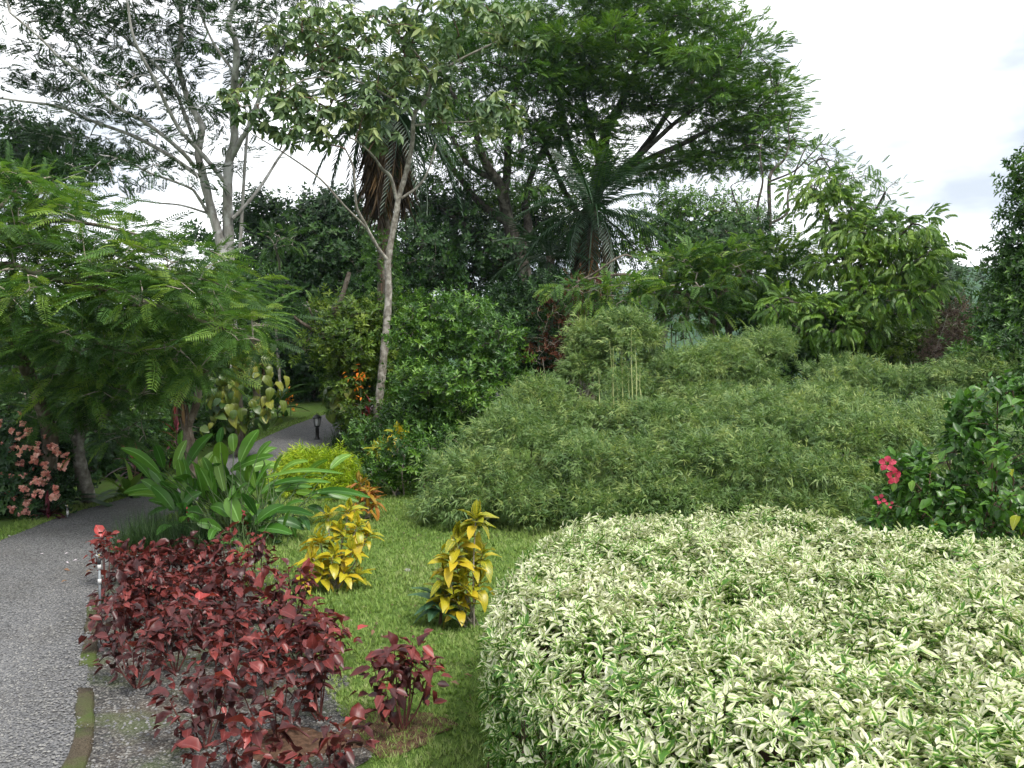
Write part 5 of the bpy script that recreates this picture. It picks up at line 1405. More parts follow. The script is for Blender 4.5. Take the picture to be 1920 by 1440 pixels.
# golden fine-leaved bush
shrub('golden_bush', 'rounded fine-leaved golden-green bush behind the paddle-leaved clump', 'shrub', (595, 945), 14.6, [(590, 885, 14.6, 58, 28, .55), (560, 900, 14.4, 36, 34, .45), (628, 900, 14.4, 36, 36, .45), (640, 925, 14.2, 28, 32, .4), (575, 868, 14.7, 30, 18, .35), (618, 872, 14.7, 28, 16, .35)], 600, S_gold, 8, .07, .9, 1.15, M['goldbush'], M['stem_brown'], 6, 3,
      tints=(.1, .95), up=.3, shell=2.6, tip=.003, maxr=.008)

# crotons: stems with whorls of leathery leaves, each leaf an object
def leaf_set(name, mat, L, W, tints, droops=(.25, .5, .8), rows=5, wave=.04, fold=.2, shape=1.0):
    out = []
    for ti in tints:
        for d in droops:
            t = leaf(L, W, d, fold, rows, wave, shape)
            out.append(make_mesh(name, t[0], t[1], M[mat], t[2], np.full(len(t[1]), ti), True))
    return out
CRO = [leaf_set('croton_leaf', 'croton', 1, .48, (ti,)) for ti in (.12, .35, .55, .75, .95)]
CRR = [leaf_set('croton_leaf', 'croton_red', 1, .30, (ti,)) for ti in (.1, .35, .55, .75, .95)]
def croton(label, foot_uv, Y, whorls, LL, bank, group='crotons beside the lawn'):
    b = P(*foot_uv, Y); b[2] = float(terrain(b[0], b[1]))
    t = thing('croton', label, 'croton', b, group)
    for (u, v, dy, n, ti, s) in whorls:
        c = P(u, v, Y + dy)
        f = b + np.array([RNG.normal() * .04, RNG.normal() * .04, 0])
        mid = f * .45 + c * .55 + np.array([0, 0, -.05]) + RNG.normal(size=3) * .03
        build('stem', tubes(spline([list(f), list(mid), list(c)], 6)[None], np.linspace(.010, .005, 13)[None], 6), M['twig_grey'], t, soft=True)
        n = int(n * 1.45); ti -= .10
        for i in range(n):
            a = i * 2.4 + RNG.normal() * .3
            h = i / n
            el = 1.15 - 1.3 * h + RNG.normal() * .15
            d = np.array([math.cos(a) * math.cos(el), math.sin(a) * math.cos(el), math.sin(el)])
            k = int(np.clip((ti + .45 * h + RNG.normal() * .26) * 4.99, 0, 4))
            me = bank[k][RNG.integers(0, 3)]
            leaf_obj('leaf', me, t, c + np.array([0, 0, -.10 * h * s]) + d * .012, d, (RNG.normal() * .2, RNG.normal() * .2, 1) if el < 1 else (math.cos(a), math.sin(a), .4), LL * s * (1 + RNG.normal() * .15) * (.75 + .4 * h))
    return t
croton('yellow-veined croton standing against the pale hedge corner', (880, 1165), 7.55,
       [(892, 968, 0, 13, .22, 1.0), (858, 1010, -.05, 12, .3, .95), (850, 1045, -.1, 13, .5, .95), (880, 1050, .05, 12, .45, 1.0), (838, 1075, -.1, 10, .4, .85), (832, 1108, -.08, 12, .5, .95), (872, 1100, -.12, 10, .4, .9), (905, 1035, .1, 9, .2, .9), (860, 1130, -.1, 9, .45, .9), (900, 1090, 0, 8, .4, .8)], .19, CRO)
croton('yellow croton with thin stems beside the paddle-leaved clump', (625, 1135), 8.7,
       [(600, 1010, 0, 13, .55, 1), (640, 995, .1, 13, .35, 1), (670, 985, .15, 12, .55, 1), (585, 1045, -.1, 13, .6, .95), (625, 1040, -.1, 13, .7, 1), (660, 1030, 0, 12, .65, .95), (600, 1075, -.1, 11, .6, .9), (645, 1070, -.1, 11, .65, .9), (670, 1075, 0, 10, .3, .85), (615, 965, .2, 10, .4, .9), (655, 955, .3, 12, .6, 1), (575, 1075, -.1, 9, .45, .85), (690, 1000, .2, 8, .6, .9)], .175, CRO)
croton('orange-tinged croton at the far corner of the lawn edge', (685, 985), 12.2,
       [(690, 920, 0, 16, .4, 1), (676, 905, .1, 14, .25, 1), (700, 935, .1, 14, .6, 1), (670, 940, 0, 12, .3, .9), (690, 950, -.1, 12, .5, .9)], .2, CRR)
croton('spindly yellow croton in the shade beyond the lawn', (725, 925), 15.2, [(720, 835, 0, 14, .3, 1), (706, 845, .1, 12, .4, 1), (745, 810, .2, 14, .6, 1), (748, 830, .2, 12, .6, .9), (735, 860, 0, 10, .2, .9)], .24, CRO)
# young saplings at the end of the lawn
shrub('sapling', 'slender young shrub with bare stem at the end of the lawn', 'shrub', (742, 935), 14.2, [(735, 870, 14.2, 40, 36, .4), (760, 850, 14.2, 40, 30, .4), (715, 890, 14.2, 30, 26, .3)], 90, S_broad_s, 4, .1, .9, .95, M['glossy'], M['twig_grey'], 3, 2, 'green shrubs beyond the lawn', tints=(.1, .9), tip=.004, maxr=.01)
shrub('sapling', 'low leafy sapling against the bamboo\'s lawn corner', 'shrub', (800, 930), 14.4, [(800, 880, 14.4, 40, 30, .4), (835, 850, 14.6, 40, 36, .4), (790, 850, 14.8, 30, 30, .4)], 110, S_broad_s, 4, .1, .9, 1.0, M['glossy'], M['twig_grey'], 4, 2, 'green shrubs beyond the lawn', tints=(.0, .8), tip=.004, maxr=.01)
strap_plant('cordyline', 'dark red cordyline on a thin stem in the shade by the far path', 'plant', ground_at(694, 842) * np.array([1, 1, 1]), 22, .34, .055, 'maroon', 1, 1.3, -.3, .6, (.2, .95), stalk=.95)
strap_plant('broadleaf_plant', 'low blue-green broad-leaved plant at the foot of the yellow-veined croton', 'plant', ground_at(825, 1172), 20, .24, .12, 'bluegreen', 1, 1.1, .1, .45, (.2, .9), stalk=.22, heart=.8)
strap_plant('broadleaf_plant', 'grey-green leafy plant behind the golden bush', 'plant', ground_at(668, 900), 26, .40, .09, 'bluegreen', 1, 1.3, .2, .5, (.0, .6))

# verge plants left of the path
SP_ = 'shade plants along the verge'
strap_plant('cordyline', 'maroon cordyline under the trees left of the paddle-leaved clump', 'plant', ground_at(240, 935) + np.array([-.1, .5, 0]), 26, .42, .06, 'maroon', 1, 1.3, -.2, .6, (.1, .9), SP_, stalk=.55)
strap_plant('cordyline', 'wine-red cordyline half hidden behind the paddle-leaved clump', 'plant', ground_at(300, 905) + np.array([0, .8, 0]), 24, .42, .06, 'maroon', 1, 1.3, -.2, .6, (.1, .9), SP_, stalk=.9)
strap_plant('bromeliad', 'low dark red bromeliad at the foot of the pink bush', 'plant', ground_at(90, 978) + np.array([-.1, .2, 0]), 24, .3, .045, 'maroon', 1, 1.2, .1, .5, (.0, .6), SP_)
strap_plant('broadleaf_plant', 'green broad-leaved plant on the verge behind the path bend', 'plant', ground_at(215, 945) + np.array([0, .5, 0]), 16, .62, .14, 'strap', 1, 1.25, .2, .5, (.3, .9), SP_)
strap_plant('broadleaf_plant', 'dark long-leaved plant between the pink bush and the leaning trunk', 'plant', ground_at(125, 962) + np.array([-.3, .35, 0]), 18, .75, .16, 'strap', 1, 1.3, .2, .6, (.0, .5), SP_)
strap_plant('bromeliad', 'green tufted bromeliad growing above the pink bush', 'plant', P(62, 828, 13.3), 26, .42, .035, 'strap', 1, 1.3, .3, .5, (.1, .7), 'perched tufts')
strap_plant('bromeliad', 'small bromeliad perched where the leaning trunk forks', 'plant', P(153, 812, 13.1), 16, .22, .03, 'strap', 1, 1.3, .1, .5, (.3, .9), 'perched tufts')
strap_plant('bromeliad', 'green tuft of straps perched high in the forked tree', 'plant', P(352, 715, 15.2), 26, .5, .045, 'strap', 1, 1.3, -.1, .7, (.1, .7), 'perched tufts')
strap_plant('hanging_tuft', 'hanging tuft of dead brown straps in the forked tree', 'plant', P(338, 738, 15.25), 34, .5, .03, 'deadfrond', 1, -.4, -1.3, .4, (.1, .9), 'perched tufts')
# dark mondo tuft at the path's inner edge
dg = ground_at(295, 1030)
td = fill(np.array([[dg[0] - .5, dg[1] - .25], [dg[0] + .5, dg[1] - .25], [dg[0] + .6, dg[1] + .6], [dg[0] - .4, dg[1] + .7]]), 420)
tuft = thing('grass_tuft', 'dark tuft of fine grass at the inner edge of the path', 'grass tuft', dg)
build('blade_mass', grass(td, [blade_tuft(8, .30, .007, .7) for _ in range(3)], 1.0, (.1, .9)), M['darkgrass'], tuft, kind='stuff')
df = ground_at(668, 838)
tuft = thing('grass_tuft', 'dark low grass tuft beside the lamp path', 'grass tuft', df)
td = np.column_stack([df[0] + RNG.normal(size=200) * .25, df[1] + RNG.normal(size=200) * .25])
build('blade_mass', grass(td, [blade_tuft(8, .35, .012, .7) for _ in range(3)], 1.0, (.1, .9)), M['darkgrass'], tuft, kind='stuff')

# golden climbers on twin trunks
tree('vine_tree', 'dark tree whose twin trunks carry the golden climber', 'tree', [limb_px([(450, 815, 19), (446, 740, 19), (440, 660, 19), (432, 600, 19), (428, 540, 19)], 9, 6), limb_px([(487, 800, 18.8), (482, 740, 18.8), (476, 680, 18.8), (478, 620, 18.8), (490, 570, 18.8)], 8, 5)],
     [(440, 540, 19, 60, 30, 1), (500, 560, 18.8, 50, 30, 1)], 90, S_broad, 6, .2, .7, 1.1, M['dark'], M['bark_brown'], (.1, .8))
POT = [leaf_set('climber_leaf', 'pothos', 1, .72, (ti,), (.4, .7), 4, .03, .12, .75) for ti in (.1, .3, .5, .7, .92)]
def pothos(label, axis, n, r, L):
    t = thing('golden_climber', label, 'vine', axis[0][:3], 'golden climbers')
    build('stem', limb_geo(np.column_stack([axis[:, :3] + np.array([.05, -.12, 0]), np.full(len(axis), .03)]), 6), M['stem_brown'], t, soft=True)
    for i in range(n):
        q = RNG.random() * (len(axis) - 1.01); k = int(q); f = q - k
        c = axis[k, :3] * (1 - f) + axis[k + 1, :3] * f
        a = -math.pi / 2 + RNG.normal() * 1.0
        o = np.array([math.cos(a), math.sin(a), 0])
        p = c + o * r * (.5 + .7 * RNG.random()) + np.array([RNG.normal() * r * .5, 0, 0])
        d = nrm(o * .7 + np.array([RNG.normal() * .5, 0, -.8 + RNG.normal() * .3]))
        kk = int(np.clip(RNG.random() * 5, 0, 4))
        leaf_obj('leaf', POT[kk][RNG.integers(0, 2)], t, p, d, nrm(o + np.array([0, 0, .8])), L * (.6 + .6 * RNG.random()))
    return t
pothos('golden-leaved climber thick around the dark trunk', limb_px([(432, 800, 18.7), (430, 740, 18.7), (428, 690, 18.7), (432, 640, 18.7)], 5, 5), 190, .38, .27)
pothos('sparser golden climber on the second trunk of the pair', limb_px([(492, 790, 18.5), (494, 740, 18.5), (492, 690, 18.5), (486, 640, 18.5)], 5, 5), 110, .28, .24)
pothos('small climber with big leaves low on the leaning tree', limb_px([(640, 775, 20.6), (640, 740, 20.6), (642, 715, 20.6)], 4, 4), 30, .25, .34)
strap_plant('broadleaf_plant', 'dark wide-leaved plant in the shade left of the lamp', 'plant', ground_at(545, 830) + np.array([-1.2, 3.2, .1]), 12, 1.0, .26, 'strap', 1, 1.1, .1, .5, (.0, .3), None, stalk=.7)
# orange flowers glowing in the shade
for lab, u, v, Y in (('orange flower spray in the shade beside the spotted trunk', 676, 715, 19.3), ('orange flower spray in the dark left of the lamp', 545, 752, 25.0)):
    c = P(u, v, Y)
    t = thing('orange_flower', lab, 'flower', (c[0], c[1], float(terrain(c[0], c[1]))), 'orange flowers in the shade')
    build('stem', tubes(spline([[c[0], c[1], float(terrain(c[0], c[1]))], list(c * [1, 1, .6]), list(c)], 5)[None], np.full((1, 11), .012), 5), M['stem_green'], t, soft=True)
    q = c + RNG.normal(size=(34, 3)) * np.array([.14, .12, .17])
    build('blossom', scatter([leaf(.11, .05, .3, .2, 1)], q, frames(rnd_dir(34), np.array([0, 0, 1.])), np.ones(34), RNG.random(34)), M['orange'], t)

# ------------------------------------------------------------------ pink flowering bush
def z3(x, y): return (x / 6.0, 740 + y / 6.0)
mus = shrub('mussaenda_bush', 'dark-leaved bush covered in salmon-pink flower heads at the path verge', 'shrub', (50, 985), 12.8,
      [(20, 860, 12.9, 60, 46, .6), (60, 850, 12.9, 46, 50, .6), (80, 890, 12.8, 32, 44, .5), (40, 915, 12.7, 56, 40, .5), (72, 935, 12.6, 32, 26, .4), (0, 945, 12.7, 46, 30, .5), (-40, 900, 12.9, 60, 50, .6)], 430, S_broad_f, 6, .1, .9, .85, M['mussaenda'], M['stem_brown'], 7, 3,
      tints=(.1, .9), tip=.004, maxr=.01)
pink = [(230, 210), (265, 330), (120, 400), (215, 460), (310, 430), (505, 475), (20, 550), (150, 560), (135, 610), (235, 630), (430, 640), (580, 590), (625, 600), (655, 650), (710, 690), (735, 755), (705, 825), (365, 740), (420, 725), (230, 770), (495, 795), (350, 850), (515, 880), (540, 950), (500, 985),
        (270, 920), (370, 980), (425, 970), (195, 1010), (125, 915), (90, 1100), (290, 1060), (285, 1130), (440, 1110), (620, 1065), (590, 1160), (625, 1140), (320, 1240), (135, 1290), (270, 1345), (365, 1365), (165, 1160), (0, 330), (355, 600), (410, 550), (20, 880), (60, 700)]
BR = [twig_spray(10, .03, .055, .05, .5, .3, 1, jit=.25) for _ in range(4)]
for k, (x, y) in enumerate(pink):
    u, v = z3(x, y)
    c = P(u, v, 12.25 + RNG.normal() * .12)
    s = (.85 if k in (0, 6, 21, 29, 30, 41, 43, 44, 45, 46) else 1.25) * (1 + .15 * RNG.normal())
    q = c + np.clip(RNG.normal(size=(6, 3)), -1.5, 1.5) * .02 * s
    d = nrm(rnd_dir(6) + np.array([0, -.7, .3]))
    build('flower_head', scatter(BR, q, frames(d, np.array([0, 0, 1.])), np.full(6, .58 * s), np.clip(.5 + .25 * RNG.normal(size=6) - (.25 if s < 1 else 0), 0, 1)), M['pinkbract'], mus)

shrub('broadleaf_shrub', 'dark undergrowth shrub crouching behind the hibiscus', 'shrub', (1880, 1010), 8.8, [(1900, 960, 8.8, 90, 50, .5), (1800, 975, 9, 80, 40, .5), (1960, 900, 8.8, 80, 70, .5), (1720, 985, 9.2, 60, 30, .4)], 200, S_broad_s, 5, .09, .9, .8, M['dark'], M['bark_dark'], 4, 3, 'green shrubs beyond the lawn', tints=(.2, 1.0), tip=.004, maxr=.01)
# ------------------------------------------------------------------ hibiscus on the right
HIB = [leaf_set('hibiscus_leaf', 'hibiscus', 1, .58, (ti,), (.2, .45, .7), 4, .05, .18, .85) for ti in (.15, .35, .5, .65, .85, .99)]
hb = np.array([*P(1850, 1000, 7.6)[:2], 0.0])
hib = thing('hibiscus_shrub', 'glossy hibiscus shrub with pink flowers and a few yellowing leaves behind the pale hedge', 'shrub', hb)
hl = [(1870, 770, 7.6, 80, 50, .5), (1805, 790, 7.7, 36, 50, .35), (1860, 850, 7.4, 80, 50, .5), (1770, 870, 7.5, 60, 40, .4), (1900, 930, 7.1, 70, 60, .5), (1800, 930, 7.3, 80, 40, .45), (1700, 880, 7.4, 40, 30, .3), (1720, 940, 7.3, 70, 34, .4), (1660, 950, 7.3, 40, 16, .25), (1850, 980, 7.2, 90, 40, .5), (1900, 730, 7.6, 40, 24, .3), (1670, 880, 7.3, 34, 26, .25), (1700, 985, 7.2, 70, 24, .35)]
lob = [lobe_px(*l) for l in hl]
at, ou = in_lobes(lob, 230, 1.6)
stems = []
for i in range(9):
    c, r = lob[[0, 1, 2, 3, 4, 5, 7, 6, 9][i]]
    s = hb + np.array([RNG.normal() * .12, RNG.normal() * .1, -.04]); e = c + np.array([0, 0, r[2] * .5])
    mid = s * .5 + e * .5 + RNG.normal(size=3) * .05; mid[2] += .12
    L = spline([list(s) + [.013], list(mid) + [.010], list(e) + [.005]], 6)
    build('stem', limb_geo(L, 6), M['stem_brown'], hib, soft=True); stems.append(L[:, :3])
C, Rr, order = grow(np.vstack(stems), at, 0, .12, .003, .42, .009)
build('twigwork', tubes(C, Rr, 3), M['stem_brown'], hib, soft=True, kind='stuff')
hp, hd = [], []
for i, j in enumerate(order):
    for t in (2, 3, 3, 4, 4, 4):
        a = RNG.random() * 6.28
        tw = nrm(C[i, 4] - C[i, 2])
        d = nrm(nrm(np.cross(tw, [math.cos(a), math.sin(a), .3])) + tw * .5 + ou[j] * .4 + [0, 0, .1])
        hp.append(C[i, t] + RNG.normal(size=3) * .012); hd.append(d)
hp, hd = np.array(hp), np.array(hd)
front = np.argsort(hp[:, 1] + .25 * np.abs(hp[:, 2] - 1.6) + RNG.random(len(hp)) * .35)
for i in front[:290]:
    r = RNG.random(); k = 5 if r < .035 else int(np.clip(.3 + .2 * RNG.normal() + .35 * (hp[i, 2] / 2.0), 0, .99) * 5)
    leaf_obj('leaf', HIB[k][RNG.integers(0, 3)], hib, hp[i], hd[i], nrm(np.array([0, -.3, 1.]) + RNG.normal(size=3) * .3), .095 * (1 + .25 * RNG.normal()))
rest = front[290:]
extra = np.repeat(rest, 2)
q = hp[extra] + RNG.normal(size=(len(extra), 3)) * .04
build('foliage', scatter([leaf(1, .58, .4, .18, 1)], q, frames(nrm(hd[extra] + .5 * rnd_dir(len(extra))), nrm(np.array([0, -.2, 1.]) + .3 * RNG.normal(size=(len(extra), 3)))), .085 * (1 + .25 * RNG.normal(size=len(extra))).clip(.5, 1.5), np.clip(.3 + .22 * RNG.normal(size=len(extra)), 0, .9)), M['hibiscus'], hib, kind='stuff')
def flower(u, v, Y, L, n, face, tilt=.35):
    c = P(u, v, Y)
    face = nrm(np.array(face, float)); sx = nrm(np.cross(face, [0, 0, 1.])); sy = np.cross(sx, face)
    f = None
    it = []
    for i in range(n):
        a = 2 * math.pi * i / n + .3
        d = sx * math.cos(a) + sy * math.sin(a) + face * tilt
        it.append((leaf(L, L * .86, .35, .22, 6, .09, 1.25), frames(d[None], face[None])[0], c + d * .012, 1, .15 * RNG.normal()))
    t = compose(it)
    build('flower', (t[0], t[1], t[2], np.clip(.5 + t[3], 0, 1)), M['flower'], hib, soft=True)
flower(1664, 870, 7.0, .062, 5, (-.5, -.8, .5))
flower(1674, 892, 6.97, .066, 5, (.3, -1, -.1))
flower(1650, 938, 7.05, .042, 4, (-.3, -.8, .5), .9)
flower(1668, 948, 7.05, .03, 3, (-.3, -.8, .5), 1.2)
# ------------------------------------------------------------------ copperleaf shrubs in the gravel bed
COP = [leaf_set('copper_leaf', 'copper', 1, .68, (ti,), (.1, .45, .8), 3, .10, .30, .8) for ti in (.08, .25, .42, .6, .78, .97)]
def copper(label, u, v, h, w, n, red=.0, LL=.095, group='copperleaf shrubs in the gravel bed'):
    n = int(n * .64); LL *= .96
    b = ground_at(u, v); b[2] = .006
    t = thing('copperleaf_shrub', label, 'shrub', b, group)
    tips, stems = [], []
    m = max(5, int(n / 9))
    for i in range(m):
        a = i * 2.4 + RNG.normal() * .3
        rr = w * .5 * math.sqrt((i + .5) / m)
        e = b + np.array([math.cos(a) * rr, math.sin(a) * rr, h * (1 - .32 * (rr / (w * .5)) ** 2) * (1 + RNG.normal() * .08) - .04])
        s = b + np.array([math.cos(a), math.sin(a), 0]) * .025 * RNG.random()
        mid = s * .55 + e * .45 + np.array([math.cos(a) * rr * .12, math.sin(a) * rr * .12, -.02])
        stems.append(spline([list(s), list(mid), list(e)], 4)); tips.append((e, a, rr / (w * .5)))
    S = np.array(stems)
    build('stem', tubes(S, np.broadcast_to(np.linspace(.0075, .003, S.shape[1]), S.shape[:2]), 5), M['stem_red'], t, soft=True)
    k = 0
    while k < n:
        e, a0, q = tips[k % m]
        lvl = (k // m)
        a = a0 + lvl * 2.4 + RNG.normal() * .4
        el = .75 - .28 * lvl + RNG.normal() * .3
        d = np.array([math.cos(a) * math.cos(el), math.sin(a) * math.cos(el), math.sin(el)])
        p = e + np.array([0, 0, .02 - .03 * lvl]) + d * .01
        p[:2] += np.array([math.cos(a0), math.sin(a0)]) * (-.008 * lvl)
        r = np.clip(.30 + red - .07 * lvl + RNG.normal() * .2, 0, .999)
        leaf_obj('leaf', COP[int(r * 6)][RNG.integers(0, 3)], t, p, d, nrm(np.array([math.cos(a) * .3, math.sin(a) * .3, 1.]) + RNG.normal(size=3) * .3), LL * (1.1 - .06 * lvl) * (1 + RNG.normal() * .28))
        k += 1
    # the smaller leaves filling in under the top ones
    nf = int(n * 1.25)
    j = RNG.integers(0, m, nf)
    E = np.array([q[0] for q in tips])[j]; A = np.array([q[1] for q in tips])[j] + RNG.normal(size=nf) * 1.2
    pz = E + np.column_stack([np.cos(A) * .03, np.sin(A) * .03, -.19 * RNG.random(nf) ** 1.3 * (h / .45)]) + RNG.normal(size=(nf, 3)) * .03
    pz[:, 2] = np.maximum(pz[:, 2], .08)
    D = nrm(np.column_stack([np.cos(A), np.sin(A), RNG.normal(size=nf) * .35]))
    build('foliage', scatter([leaf(1, .66, dd, .2, 1) for dd in (.2, .5)], pz, frames(D, nrm(RNG.normal(size=(nf, 3)) * .35 + [0, 0, 1])), LL * .82 * (1 + .25 * RNG.normal(size=nf)).clip(.5, 1.5), np.clip(.3 + red + .2 * RNG.normal(size=nf), 0, 1)), M['copper'], t, kind='stuff')
    return t
copper('rounded copperleaf shrub at the bed\'s path edge with bare gravel before it', 255, 1292, .46, .62, 85)
copper('copperleaf shrub in front with one scarlet shoot reaching to the side', 385, 1405, .48, .46, 80, .04)
copper('copperleaf shrub cut by the lower picture edge with large glossy leaves', 455, 1480, .38, .46, 60, .12, .115)
copper('copperleaf shrub at the lower picture edge beside the lawn', 625, 1462, .36, .34, 45, .05)
copper('open copperleaf shrub standing alone on the lawn beside the pale hedge', 756, 1372, .62, .52, 120, .10, .10)
copper('upright copperleaf shrub on brown soil just left of the lone one', 600, 1352, .60, .36, 80, .12, .1)
copper('sparse copperleaf shrub between bare stems at the bed front', 520, 1392, .48, .46, 60, .05)
copper('copperleaf shrub behind the front one, its crown bright crimson', 430, 1320, .52, .46, 75, .16)
copper('tall scarlet copperleaf shoot beside the sprinkler at the path corner', 200, 1105, .62, .26, 48, .3)
copper('tall deep-red copperleaf nearest the yellow croton', 555, 1165, .62, .36, 70, .14)
copper('deep-red upright copperleaf backed by the paddle-leaved clump', 482, 1115, .58, .34, 62, .16)
copper('purple-red copperleaf tuft in front of the clump\'s flower stalks', 422, 1085, .52, .32, 55, .12)
copper('crimson copperleaf crown on the lawn side of the bed', 612, 1262, .50, .36, 80, .22)
copper('copperleaf shrub with a flame-red rosette in the middle of the bed', 360, 1212, .44, .46, 70, .22)
ORD = ('first', 'second', 'third', 'fourth', 'fifth', 'sixth')
# rows of the massed planting, counted from the viewer; places counted from the path
rows_ = (((330, 1262), (430, 1250), (505, 1290), (575, 1262)), ((226, 1222), (285, 1215), (445, 1200), (520, 1225), (595, 1218)), ((236, 1170), (285, 1163), (330, 1160), (395, 1165), (440, 1150), (505, 1160)),
         ((235, 1130), (295, 1125), (355, 1120), (415, 1120)), ((255, 1095), (315, 1090), (375, 1085)), ((245, 1068), (300, 1062), (350, 1055)))
for r_, row in enumerate(rows_):
    for c_, (u, v) in enumerate(row):
        lab_ = 'copperleaf shrub %s from the path in the %s row of the massed red planting' % (ORD[c_], ORD[r_])
        copper(lab_, u, v, (.42 if r_ < 2 else .37) + RNG.normal() * .05, .32 if r_ < 2 else .38, 62, RNG.normal() * .09)

# ------------------------------------------------------------------ the pale variegated hedge
def at_z(u, v, z):
    p1 = P(u, v, 1.0); k = (CAM_Z - z) / (CAM_Z - p1[2])
    return np.array([p1[0] * k, k])
HT = 1.08
rim = [at_z(u, v, HT) for u, v in ((925, 1110), (938, 1165), (985, 1215), (1050, 1275), (1200, 1335), (1350, 1405), (1450, 1465), (1650, 1600))]
back_ = [at_z(u, v, HT) for u, v in ((2250, 1075), (2100, 1050), (1920, 1018), (1800, 1000), (1700, 988), (1560, 968), (1450, 958), (1300, 955), (1150, 962), (1050, 978), (985, 1010), (940, 1060))]
HP = np.array(rim + [np.array([2.6, 2.0])] + back_)
HP = spline(np.vstack([HP, HP[:1]]), 5)[:-1]
hc = np.array([2.2, 4.8])
def rim_dist(p):
    a = HP; b = np.roll(HP, -1, 0)
    d = b - a
    t = np.clip(np.einsum('nij,ij->ni', p[:, None] - a[None], d) / np.maximum((d ** 2).sum(1), 1e-9)[None], 0, 1)
    q = a[None] + d[None] * t[..., None]
    v = p[:, None] - q
    r = np.linalg.norm(v, axis=-1); i = np.argmin(r, 1)
    nn = -np.array([d[i, 1], -d[i, 0]]).T; nn = nrm(nn)
    out = nrm(q[np.arange(len(p)), i] - p)
    return r[np.arange(len(p)), i], out
def hedge_top(p):
    r, out = rim_dist(p)
    e = np.clip(1 - r / .35, 0, 1)
    z = HT - .20 * e ** 2 + .03 * np.sin(p[:, 0] * 3.1 + 1) * np.cos(p[:, 1] * 2.7) + .02 * np.sin(p[:, 0] * 8.3) * np.sin(p[:, 1] * 7.1)
    n = nrm(np.column_stack([out * (e ** 1.3)[:, None] * 1.3, np.ones(len(p))]))
    return z, n
hb0 = np.array([hc[0], hc[1], 0.0])
hedge = thing('variegated_hedge', 'broad clipped hedge of cream and green variegated leaves filling the corner', 'hedge', hb0)
dens = lambda p: np.clip((3.4 / np.maximum(p[:, 1], 2.2)) ** .6, .3, 1) * (p[:, 0] < p[:, 1] * .72 + .3)
pt = fill(HP, 10800, dens)
zt, nt_ = hedge_top(pt)
top = np.column_stack([pt, zt + RNG.normal(size=len(pt)) * .034 - .03])
# hollows in the clipped top where older wood shows
hol = fill(HP, 110)
dh = np.min(np.linalg.norm(pt[:, None] - hol[None], axis=-1), 1)
top[:, 2] -= .19 * np.clip(1.25 - dh / .10, 0, 1)
# sides
a = HP; b = np.roll(HP, -1, 0)
seg = np.linalg.norm(b - a, axis=1)
vis = np.array([((m[1] < 6.6 and m[0] < 1.9) or m[0] < .5) for m in (a + b) / 2])
pr = seg * vis; pr = pr / pr.sum()
ns_ = 3000
si = RNG.choice(len(a), ns_, p=pr); f = RNG.random(ns_)[:, None]
sp = a[si] * (1 - f) + b[si] * f
d2 = (b - a)[si]; on = nrm(np.column_stack([d2[:, 1], -d2[:, 0]]))
flip = ((sp - hc) * on).sum(1) < 0; on[flip] *= -1
zz = RNG.random(ns_) ** .9 * (HT - .14)
side = np.column_stack([sp + on * (.02 + .05 * np.sin(zz * 5 + sp[:, 0] * 4))[:, None] - on * (.14 * (1 - zz / HT))[:, None], zz])
side[:, :2] += RNG.normal(size=(ns_, 2)) * .03
sn = nrm(np.column_stack([on, np.full(ns_, .45)]))
pos = np.vstack([top, side]); nor = np.vstack([nt_, sn])
n_ = len(pos)
S_hedge = [twig_spray(5 + i % 3, .045, .040 + .009 * (i % 3), .022 + .004 * (i % 2), .12 + .14 * (i % 3), .5, 1, jit=.10) for i in range(9)]
dirs = nrm(nor + .75 * rnd_dir(n_) * np.array([1, 1, .6]))
Rh = frames(dirs, nrm(rnd_dir(n_) + np.array([0, 0, .2])))
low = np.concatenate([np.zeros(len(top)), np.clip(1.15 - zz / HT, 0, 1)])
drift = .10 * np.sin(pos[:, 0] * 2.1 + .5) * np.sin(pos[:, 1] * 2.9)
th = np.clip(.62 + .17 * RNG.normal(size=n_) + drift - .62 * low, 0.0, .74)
green = RNG.random(n_) < .10; th[green] = .05 + .2 * RNG.random(green.sum())
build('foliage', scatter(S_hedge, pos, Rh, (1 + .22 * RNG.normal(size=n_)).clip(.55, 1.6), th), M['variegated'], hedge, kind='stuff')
# second, deeper layer so the clipped skin has depth
k2 = RNG.choice(n_, 4200, replace=False)
k2 = k2[np.concatenate([dh > .12, np.ones(len(side), bool)])[k2]]; n2_ = len(k2)
p2 = pos[k2] - nor[k2] * .085 + RNG.normal(size=(n2_, 3)) * .025
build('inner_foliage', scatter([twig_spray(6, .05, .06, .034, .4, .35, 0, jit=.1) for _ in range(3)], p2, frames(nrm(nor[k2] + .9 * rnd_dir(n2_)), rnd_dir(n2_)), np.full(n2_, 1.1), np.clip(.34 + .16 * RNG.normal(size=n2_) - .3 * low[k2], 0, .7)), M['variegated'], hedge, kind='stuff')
# woody inside
st = []
for i in RNG.choice(n_, 1300, replace=False):
    e = pos[i] + nor[i] * .012; g0 = np.array([e[0] + RNG.normal() * .08, e[1] + RNG.normal() * .08, 0.0])
    if i >= len(top): g0[:2] = e[:2] - nor[i][:2] * .5
    st.append(spline([list(g0), list(g0 * .5 + e * .5 + RNG.normal(size=3) * .04), list(e)], 3))
st = np.array(st)
build('twigwork', tubes(st, np.broadcast_to(np.linspace(.007, .0018, st.shape[1]), st.shape[:2]), 4), M['stem_brown'], hedge, soft=True, kind='stuff')
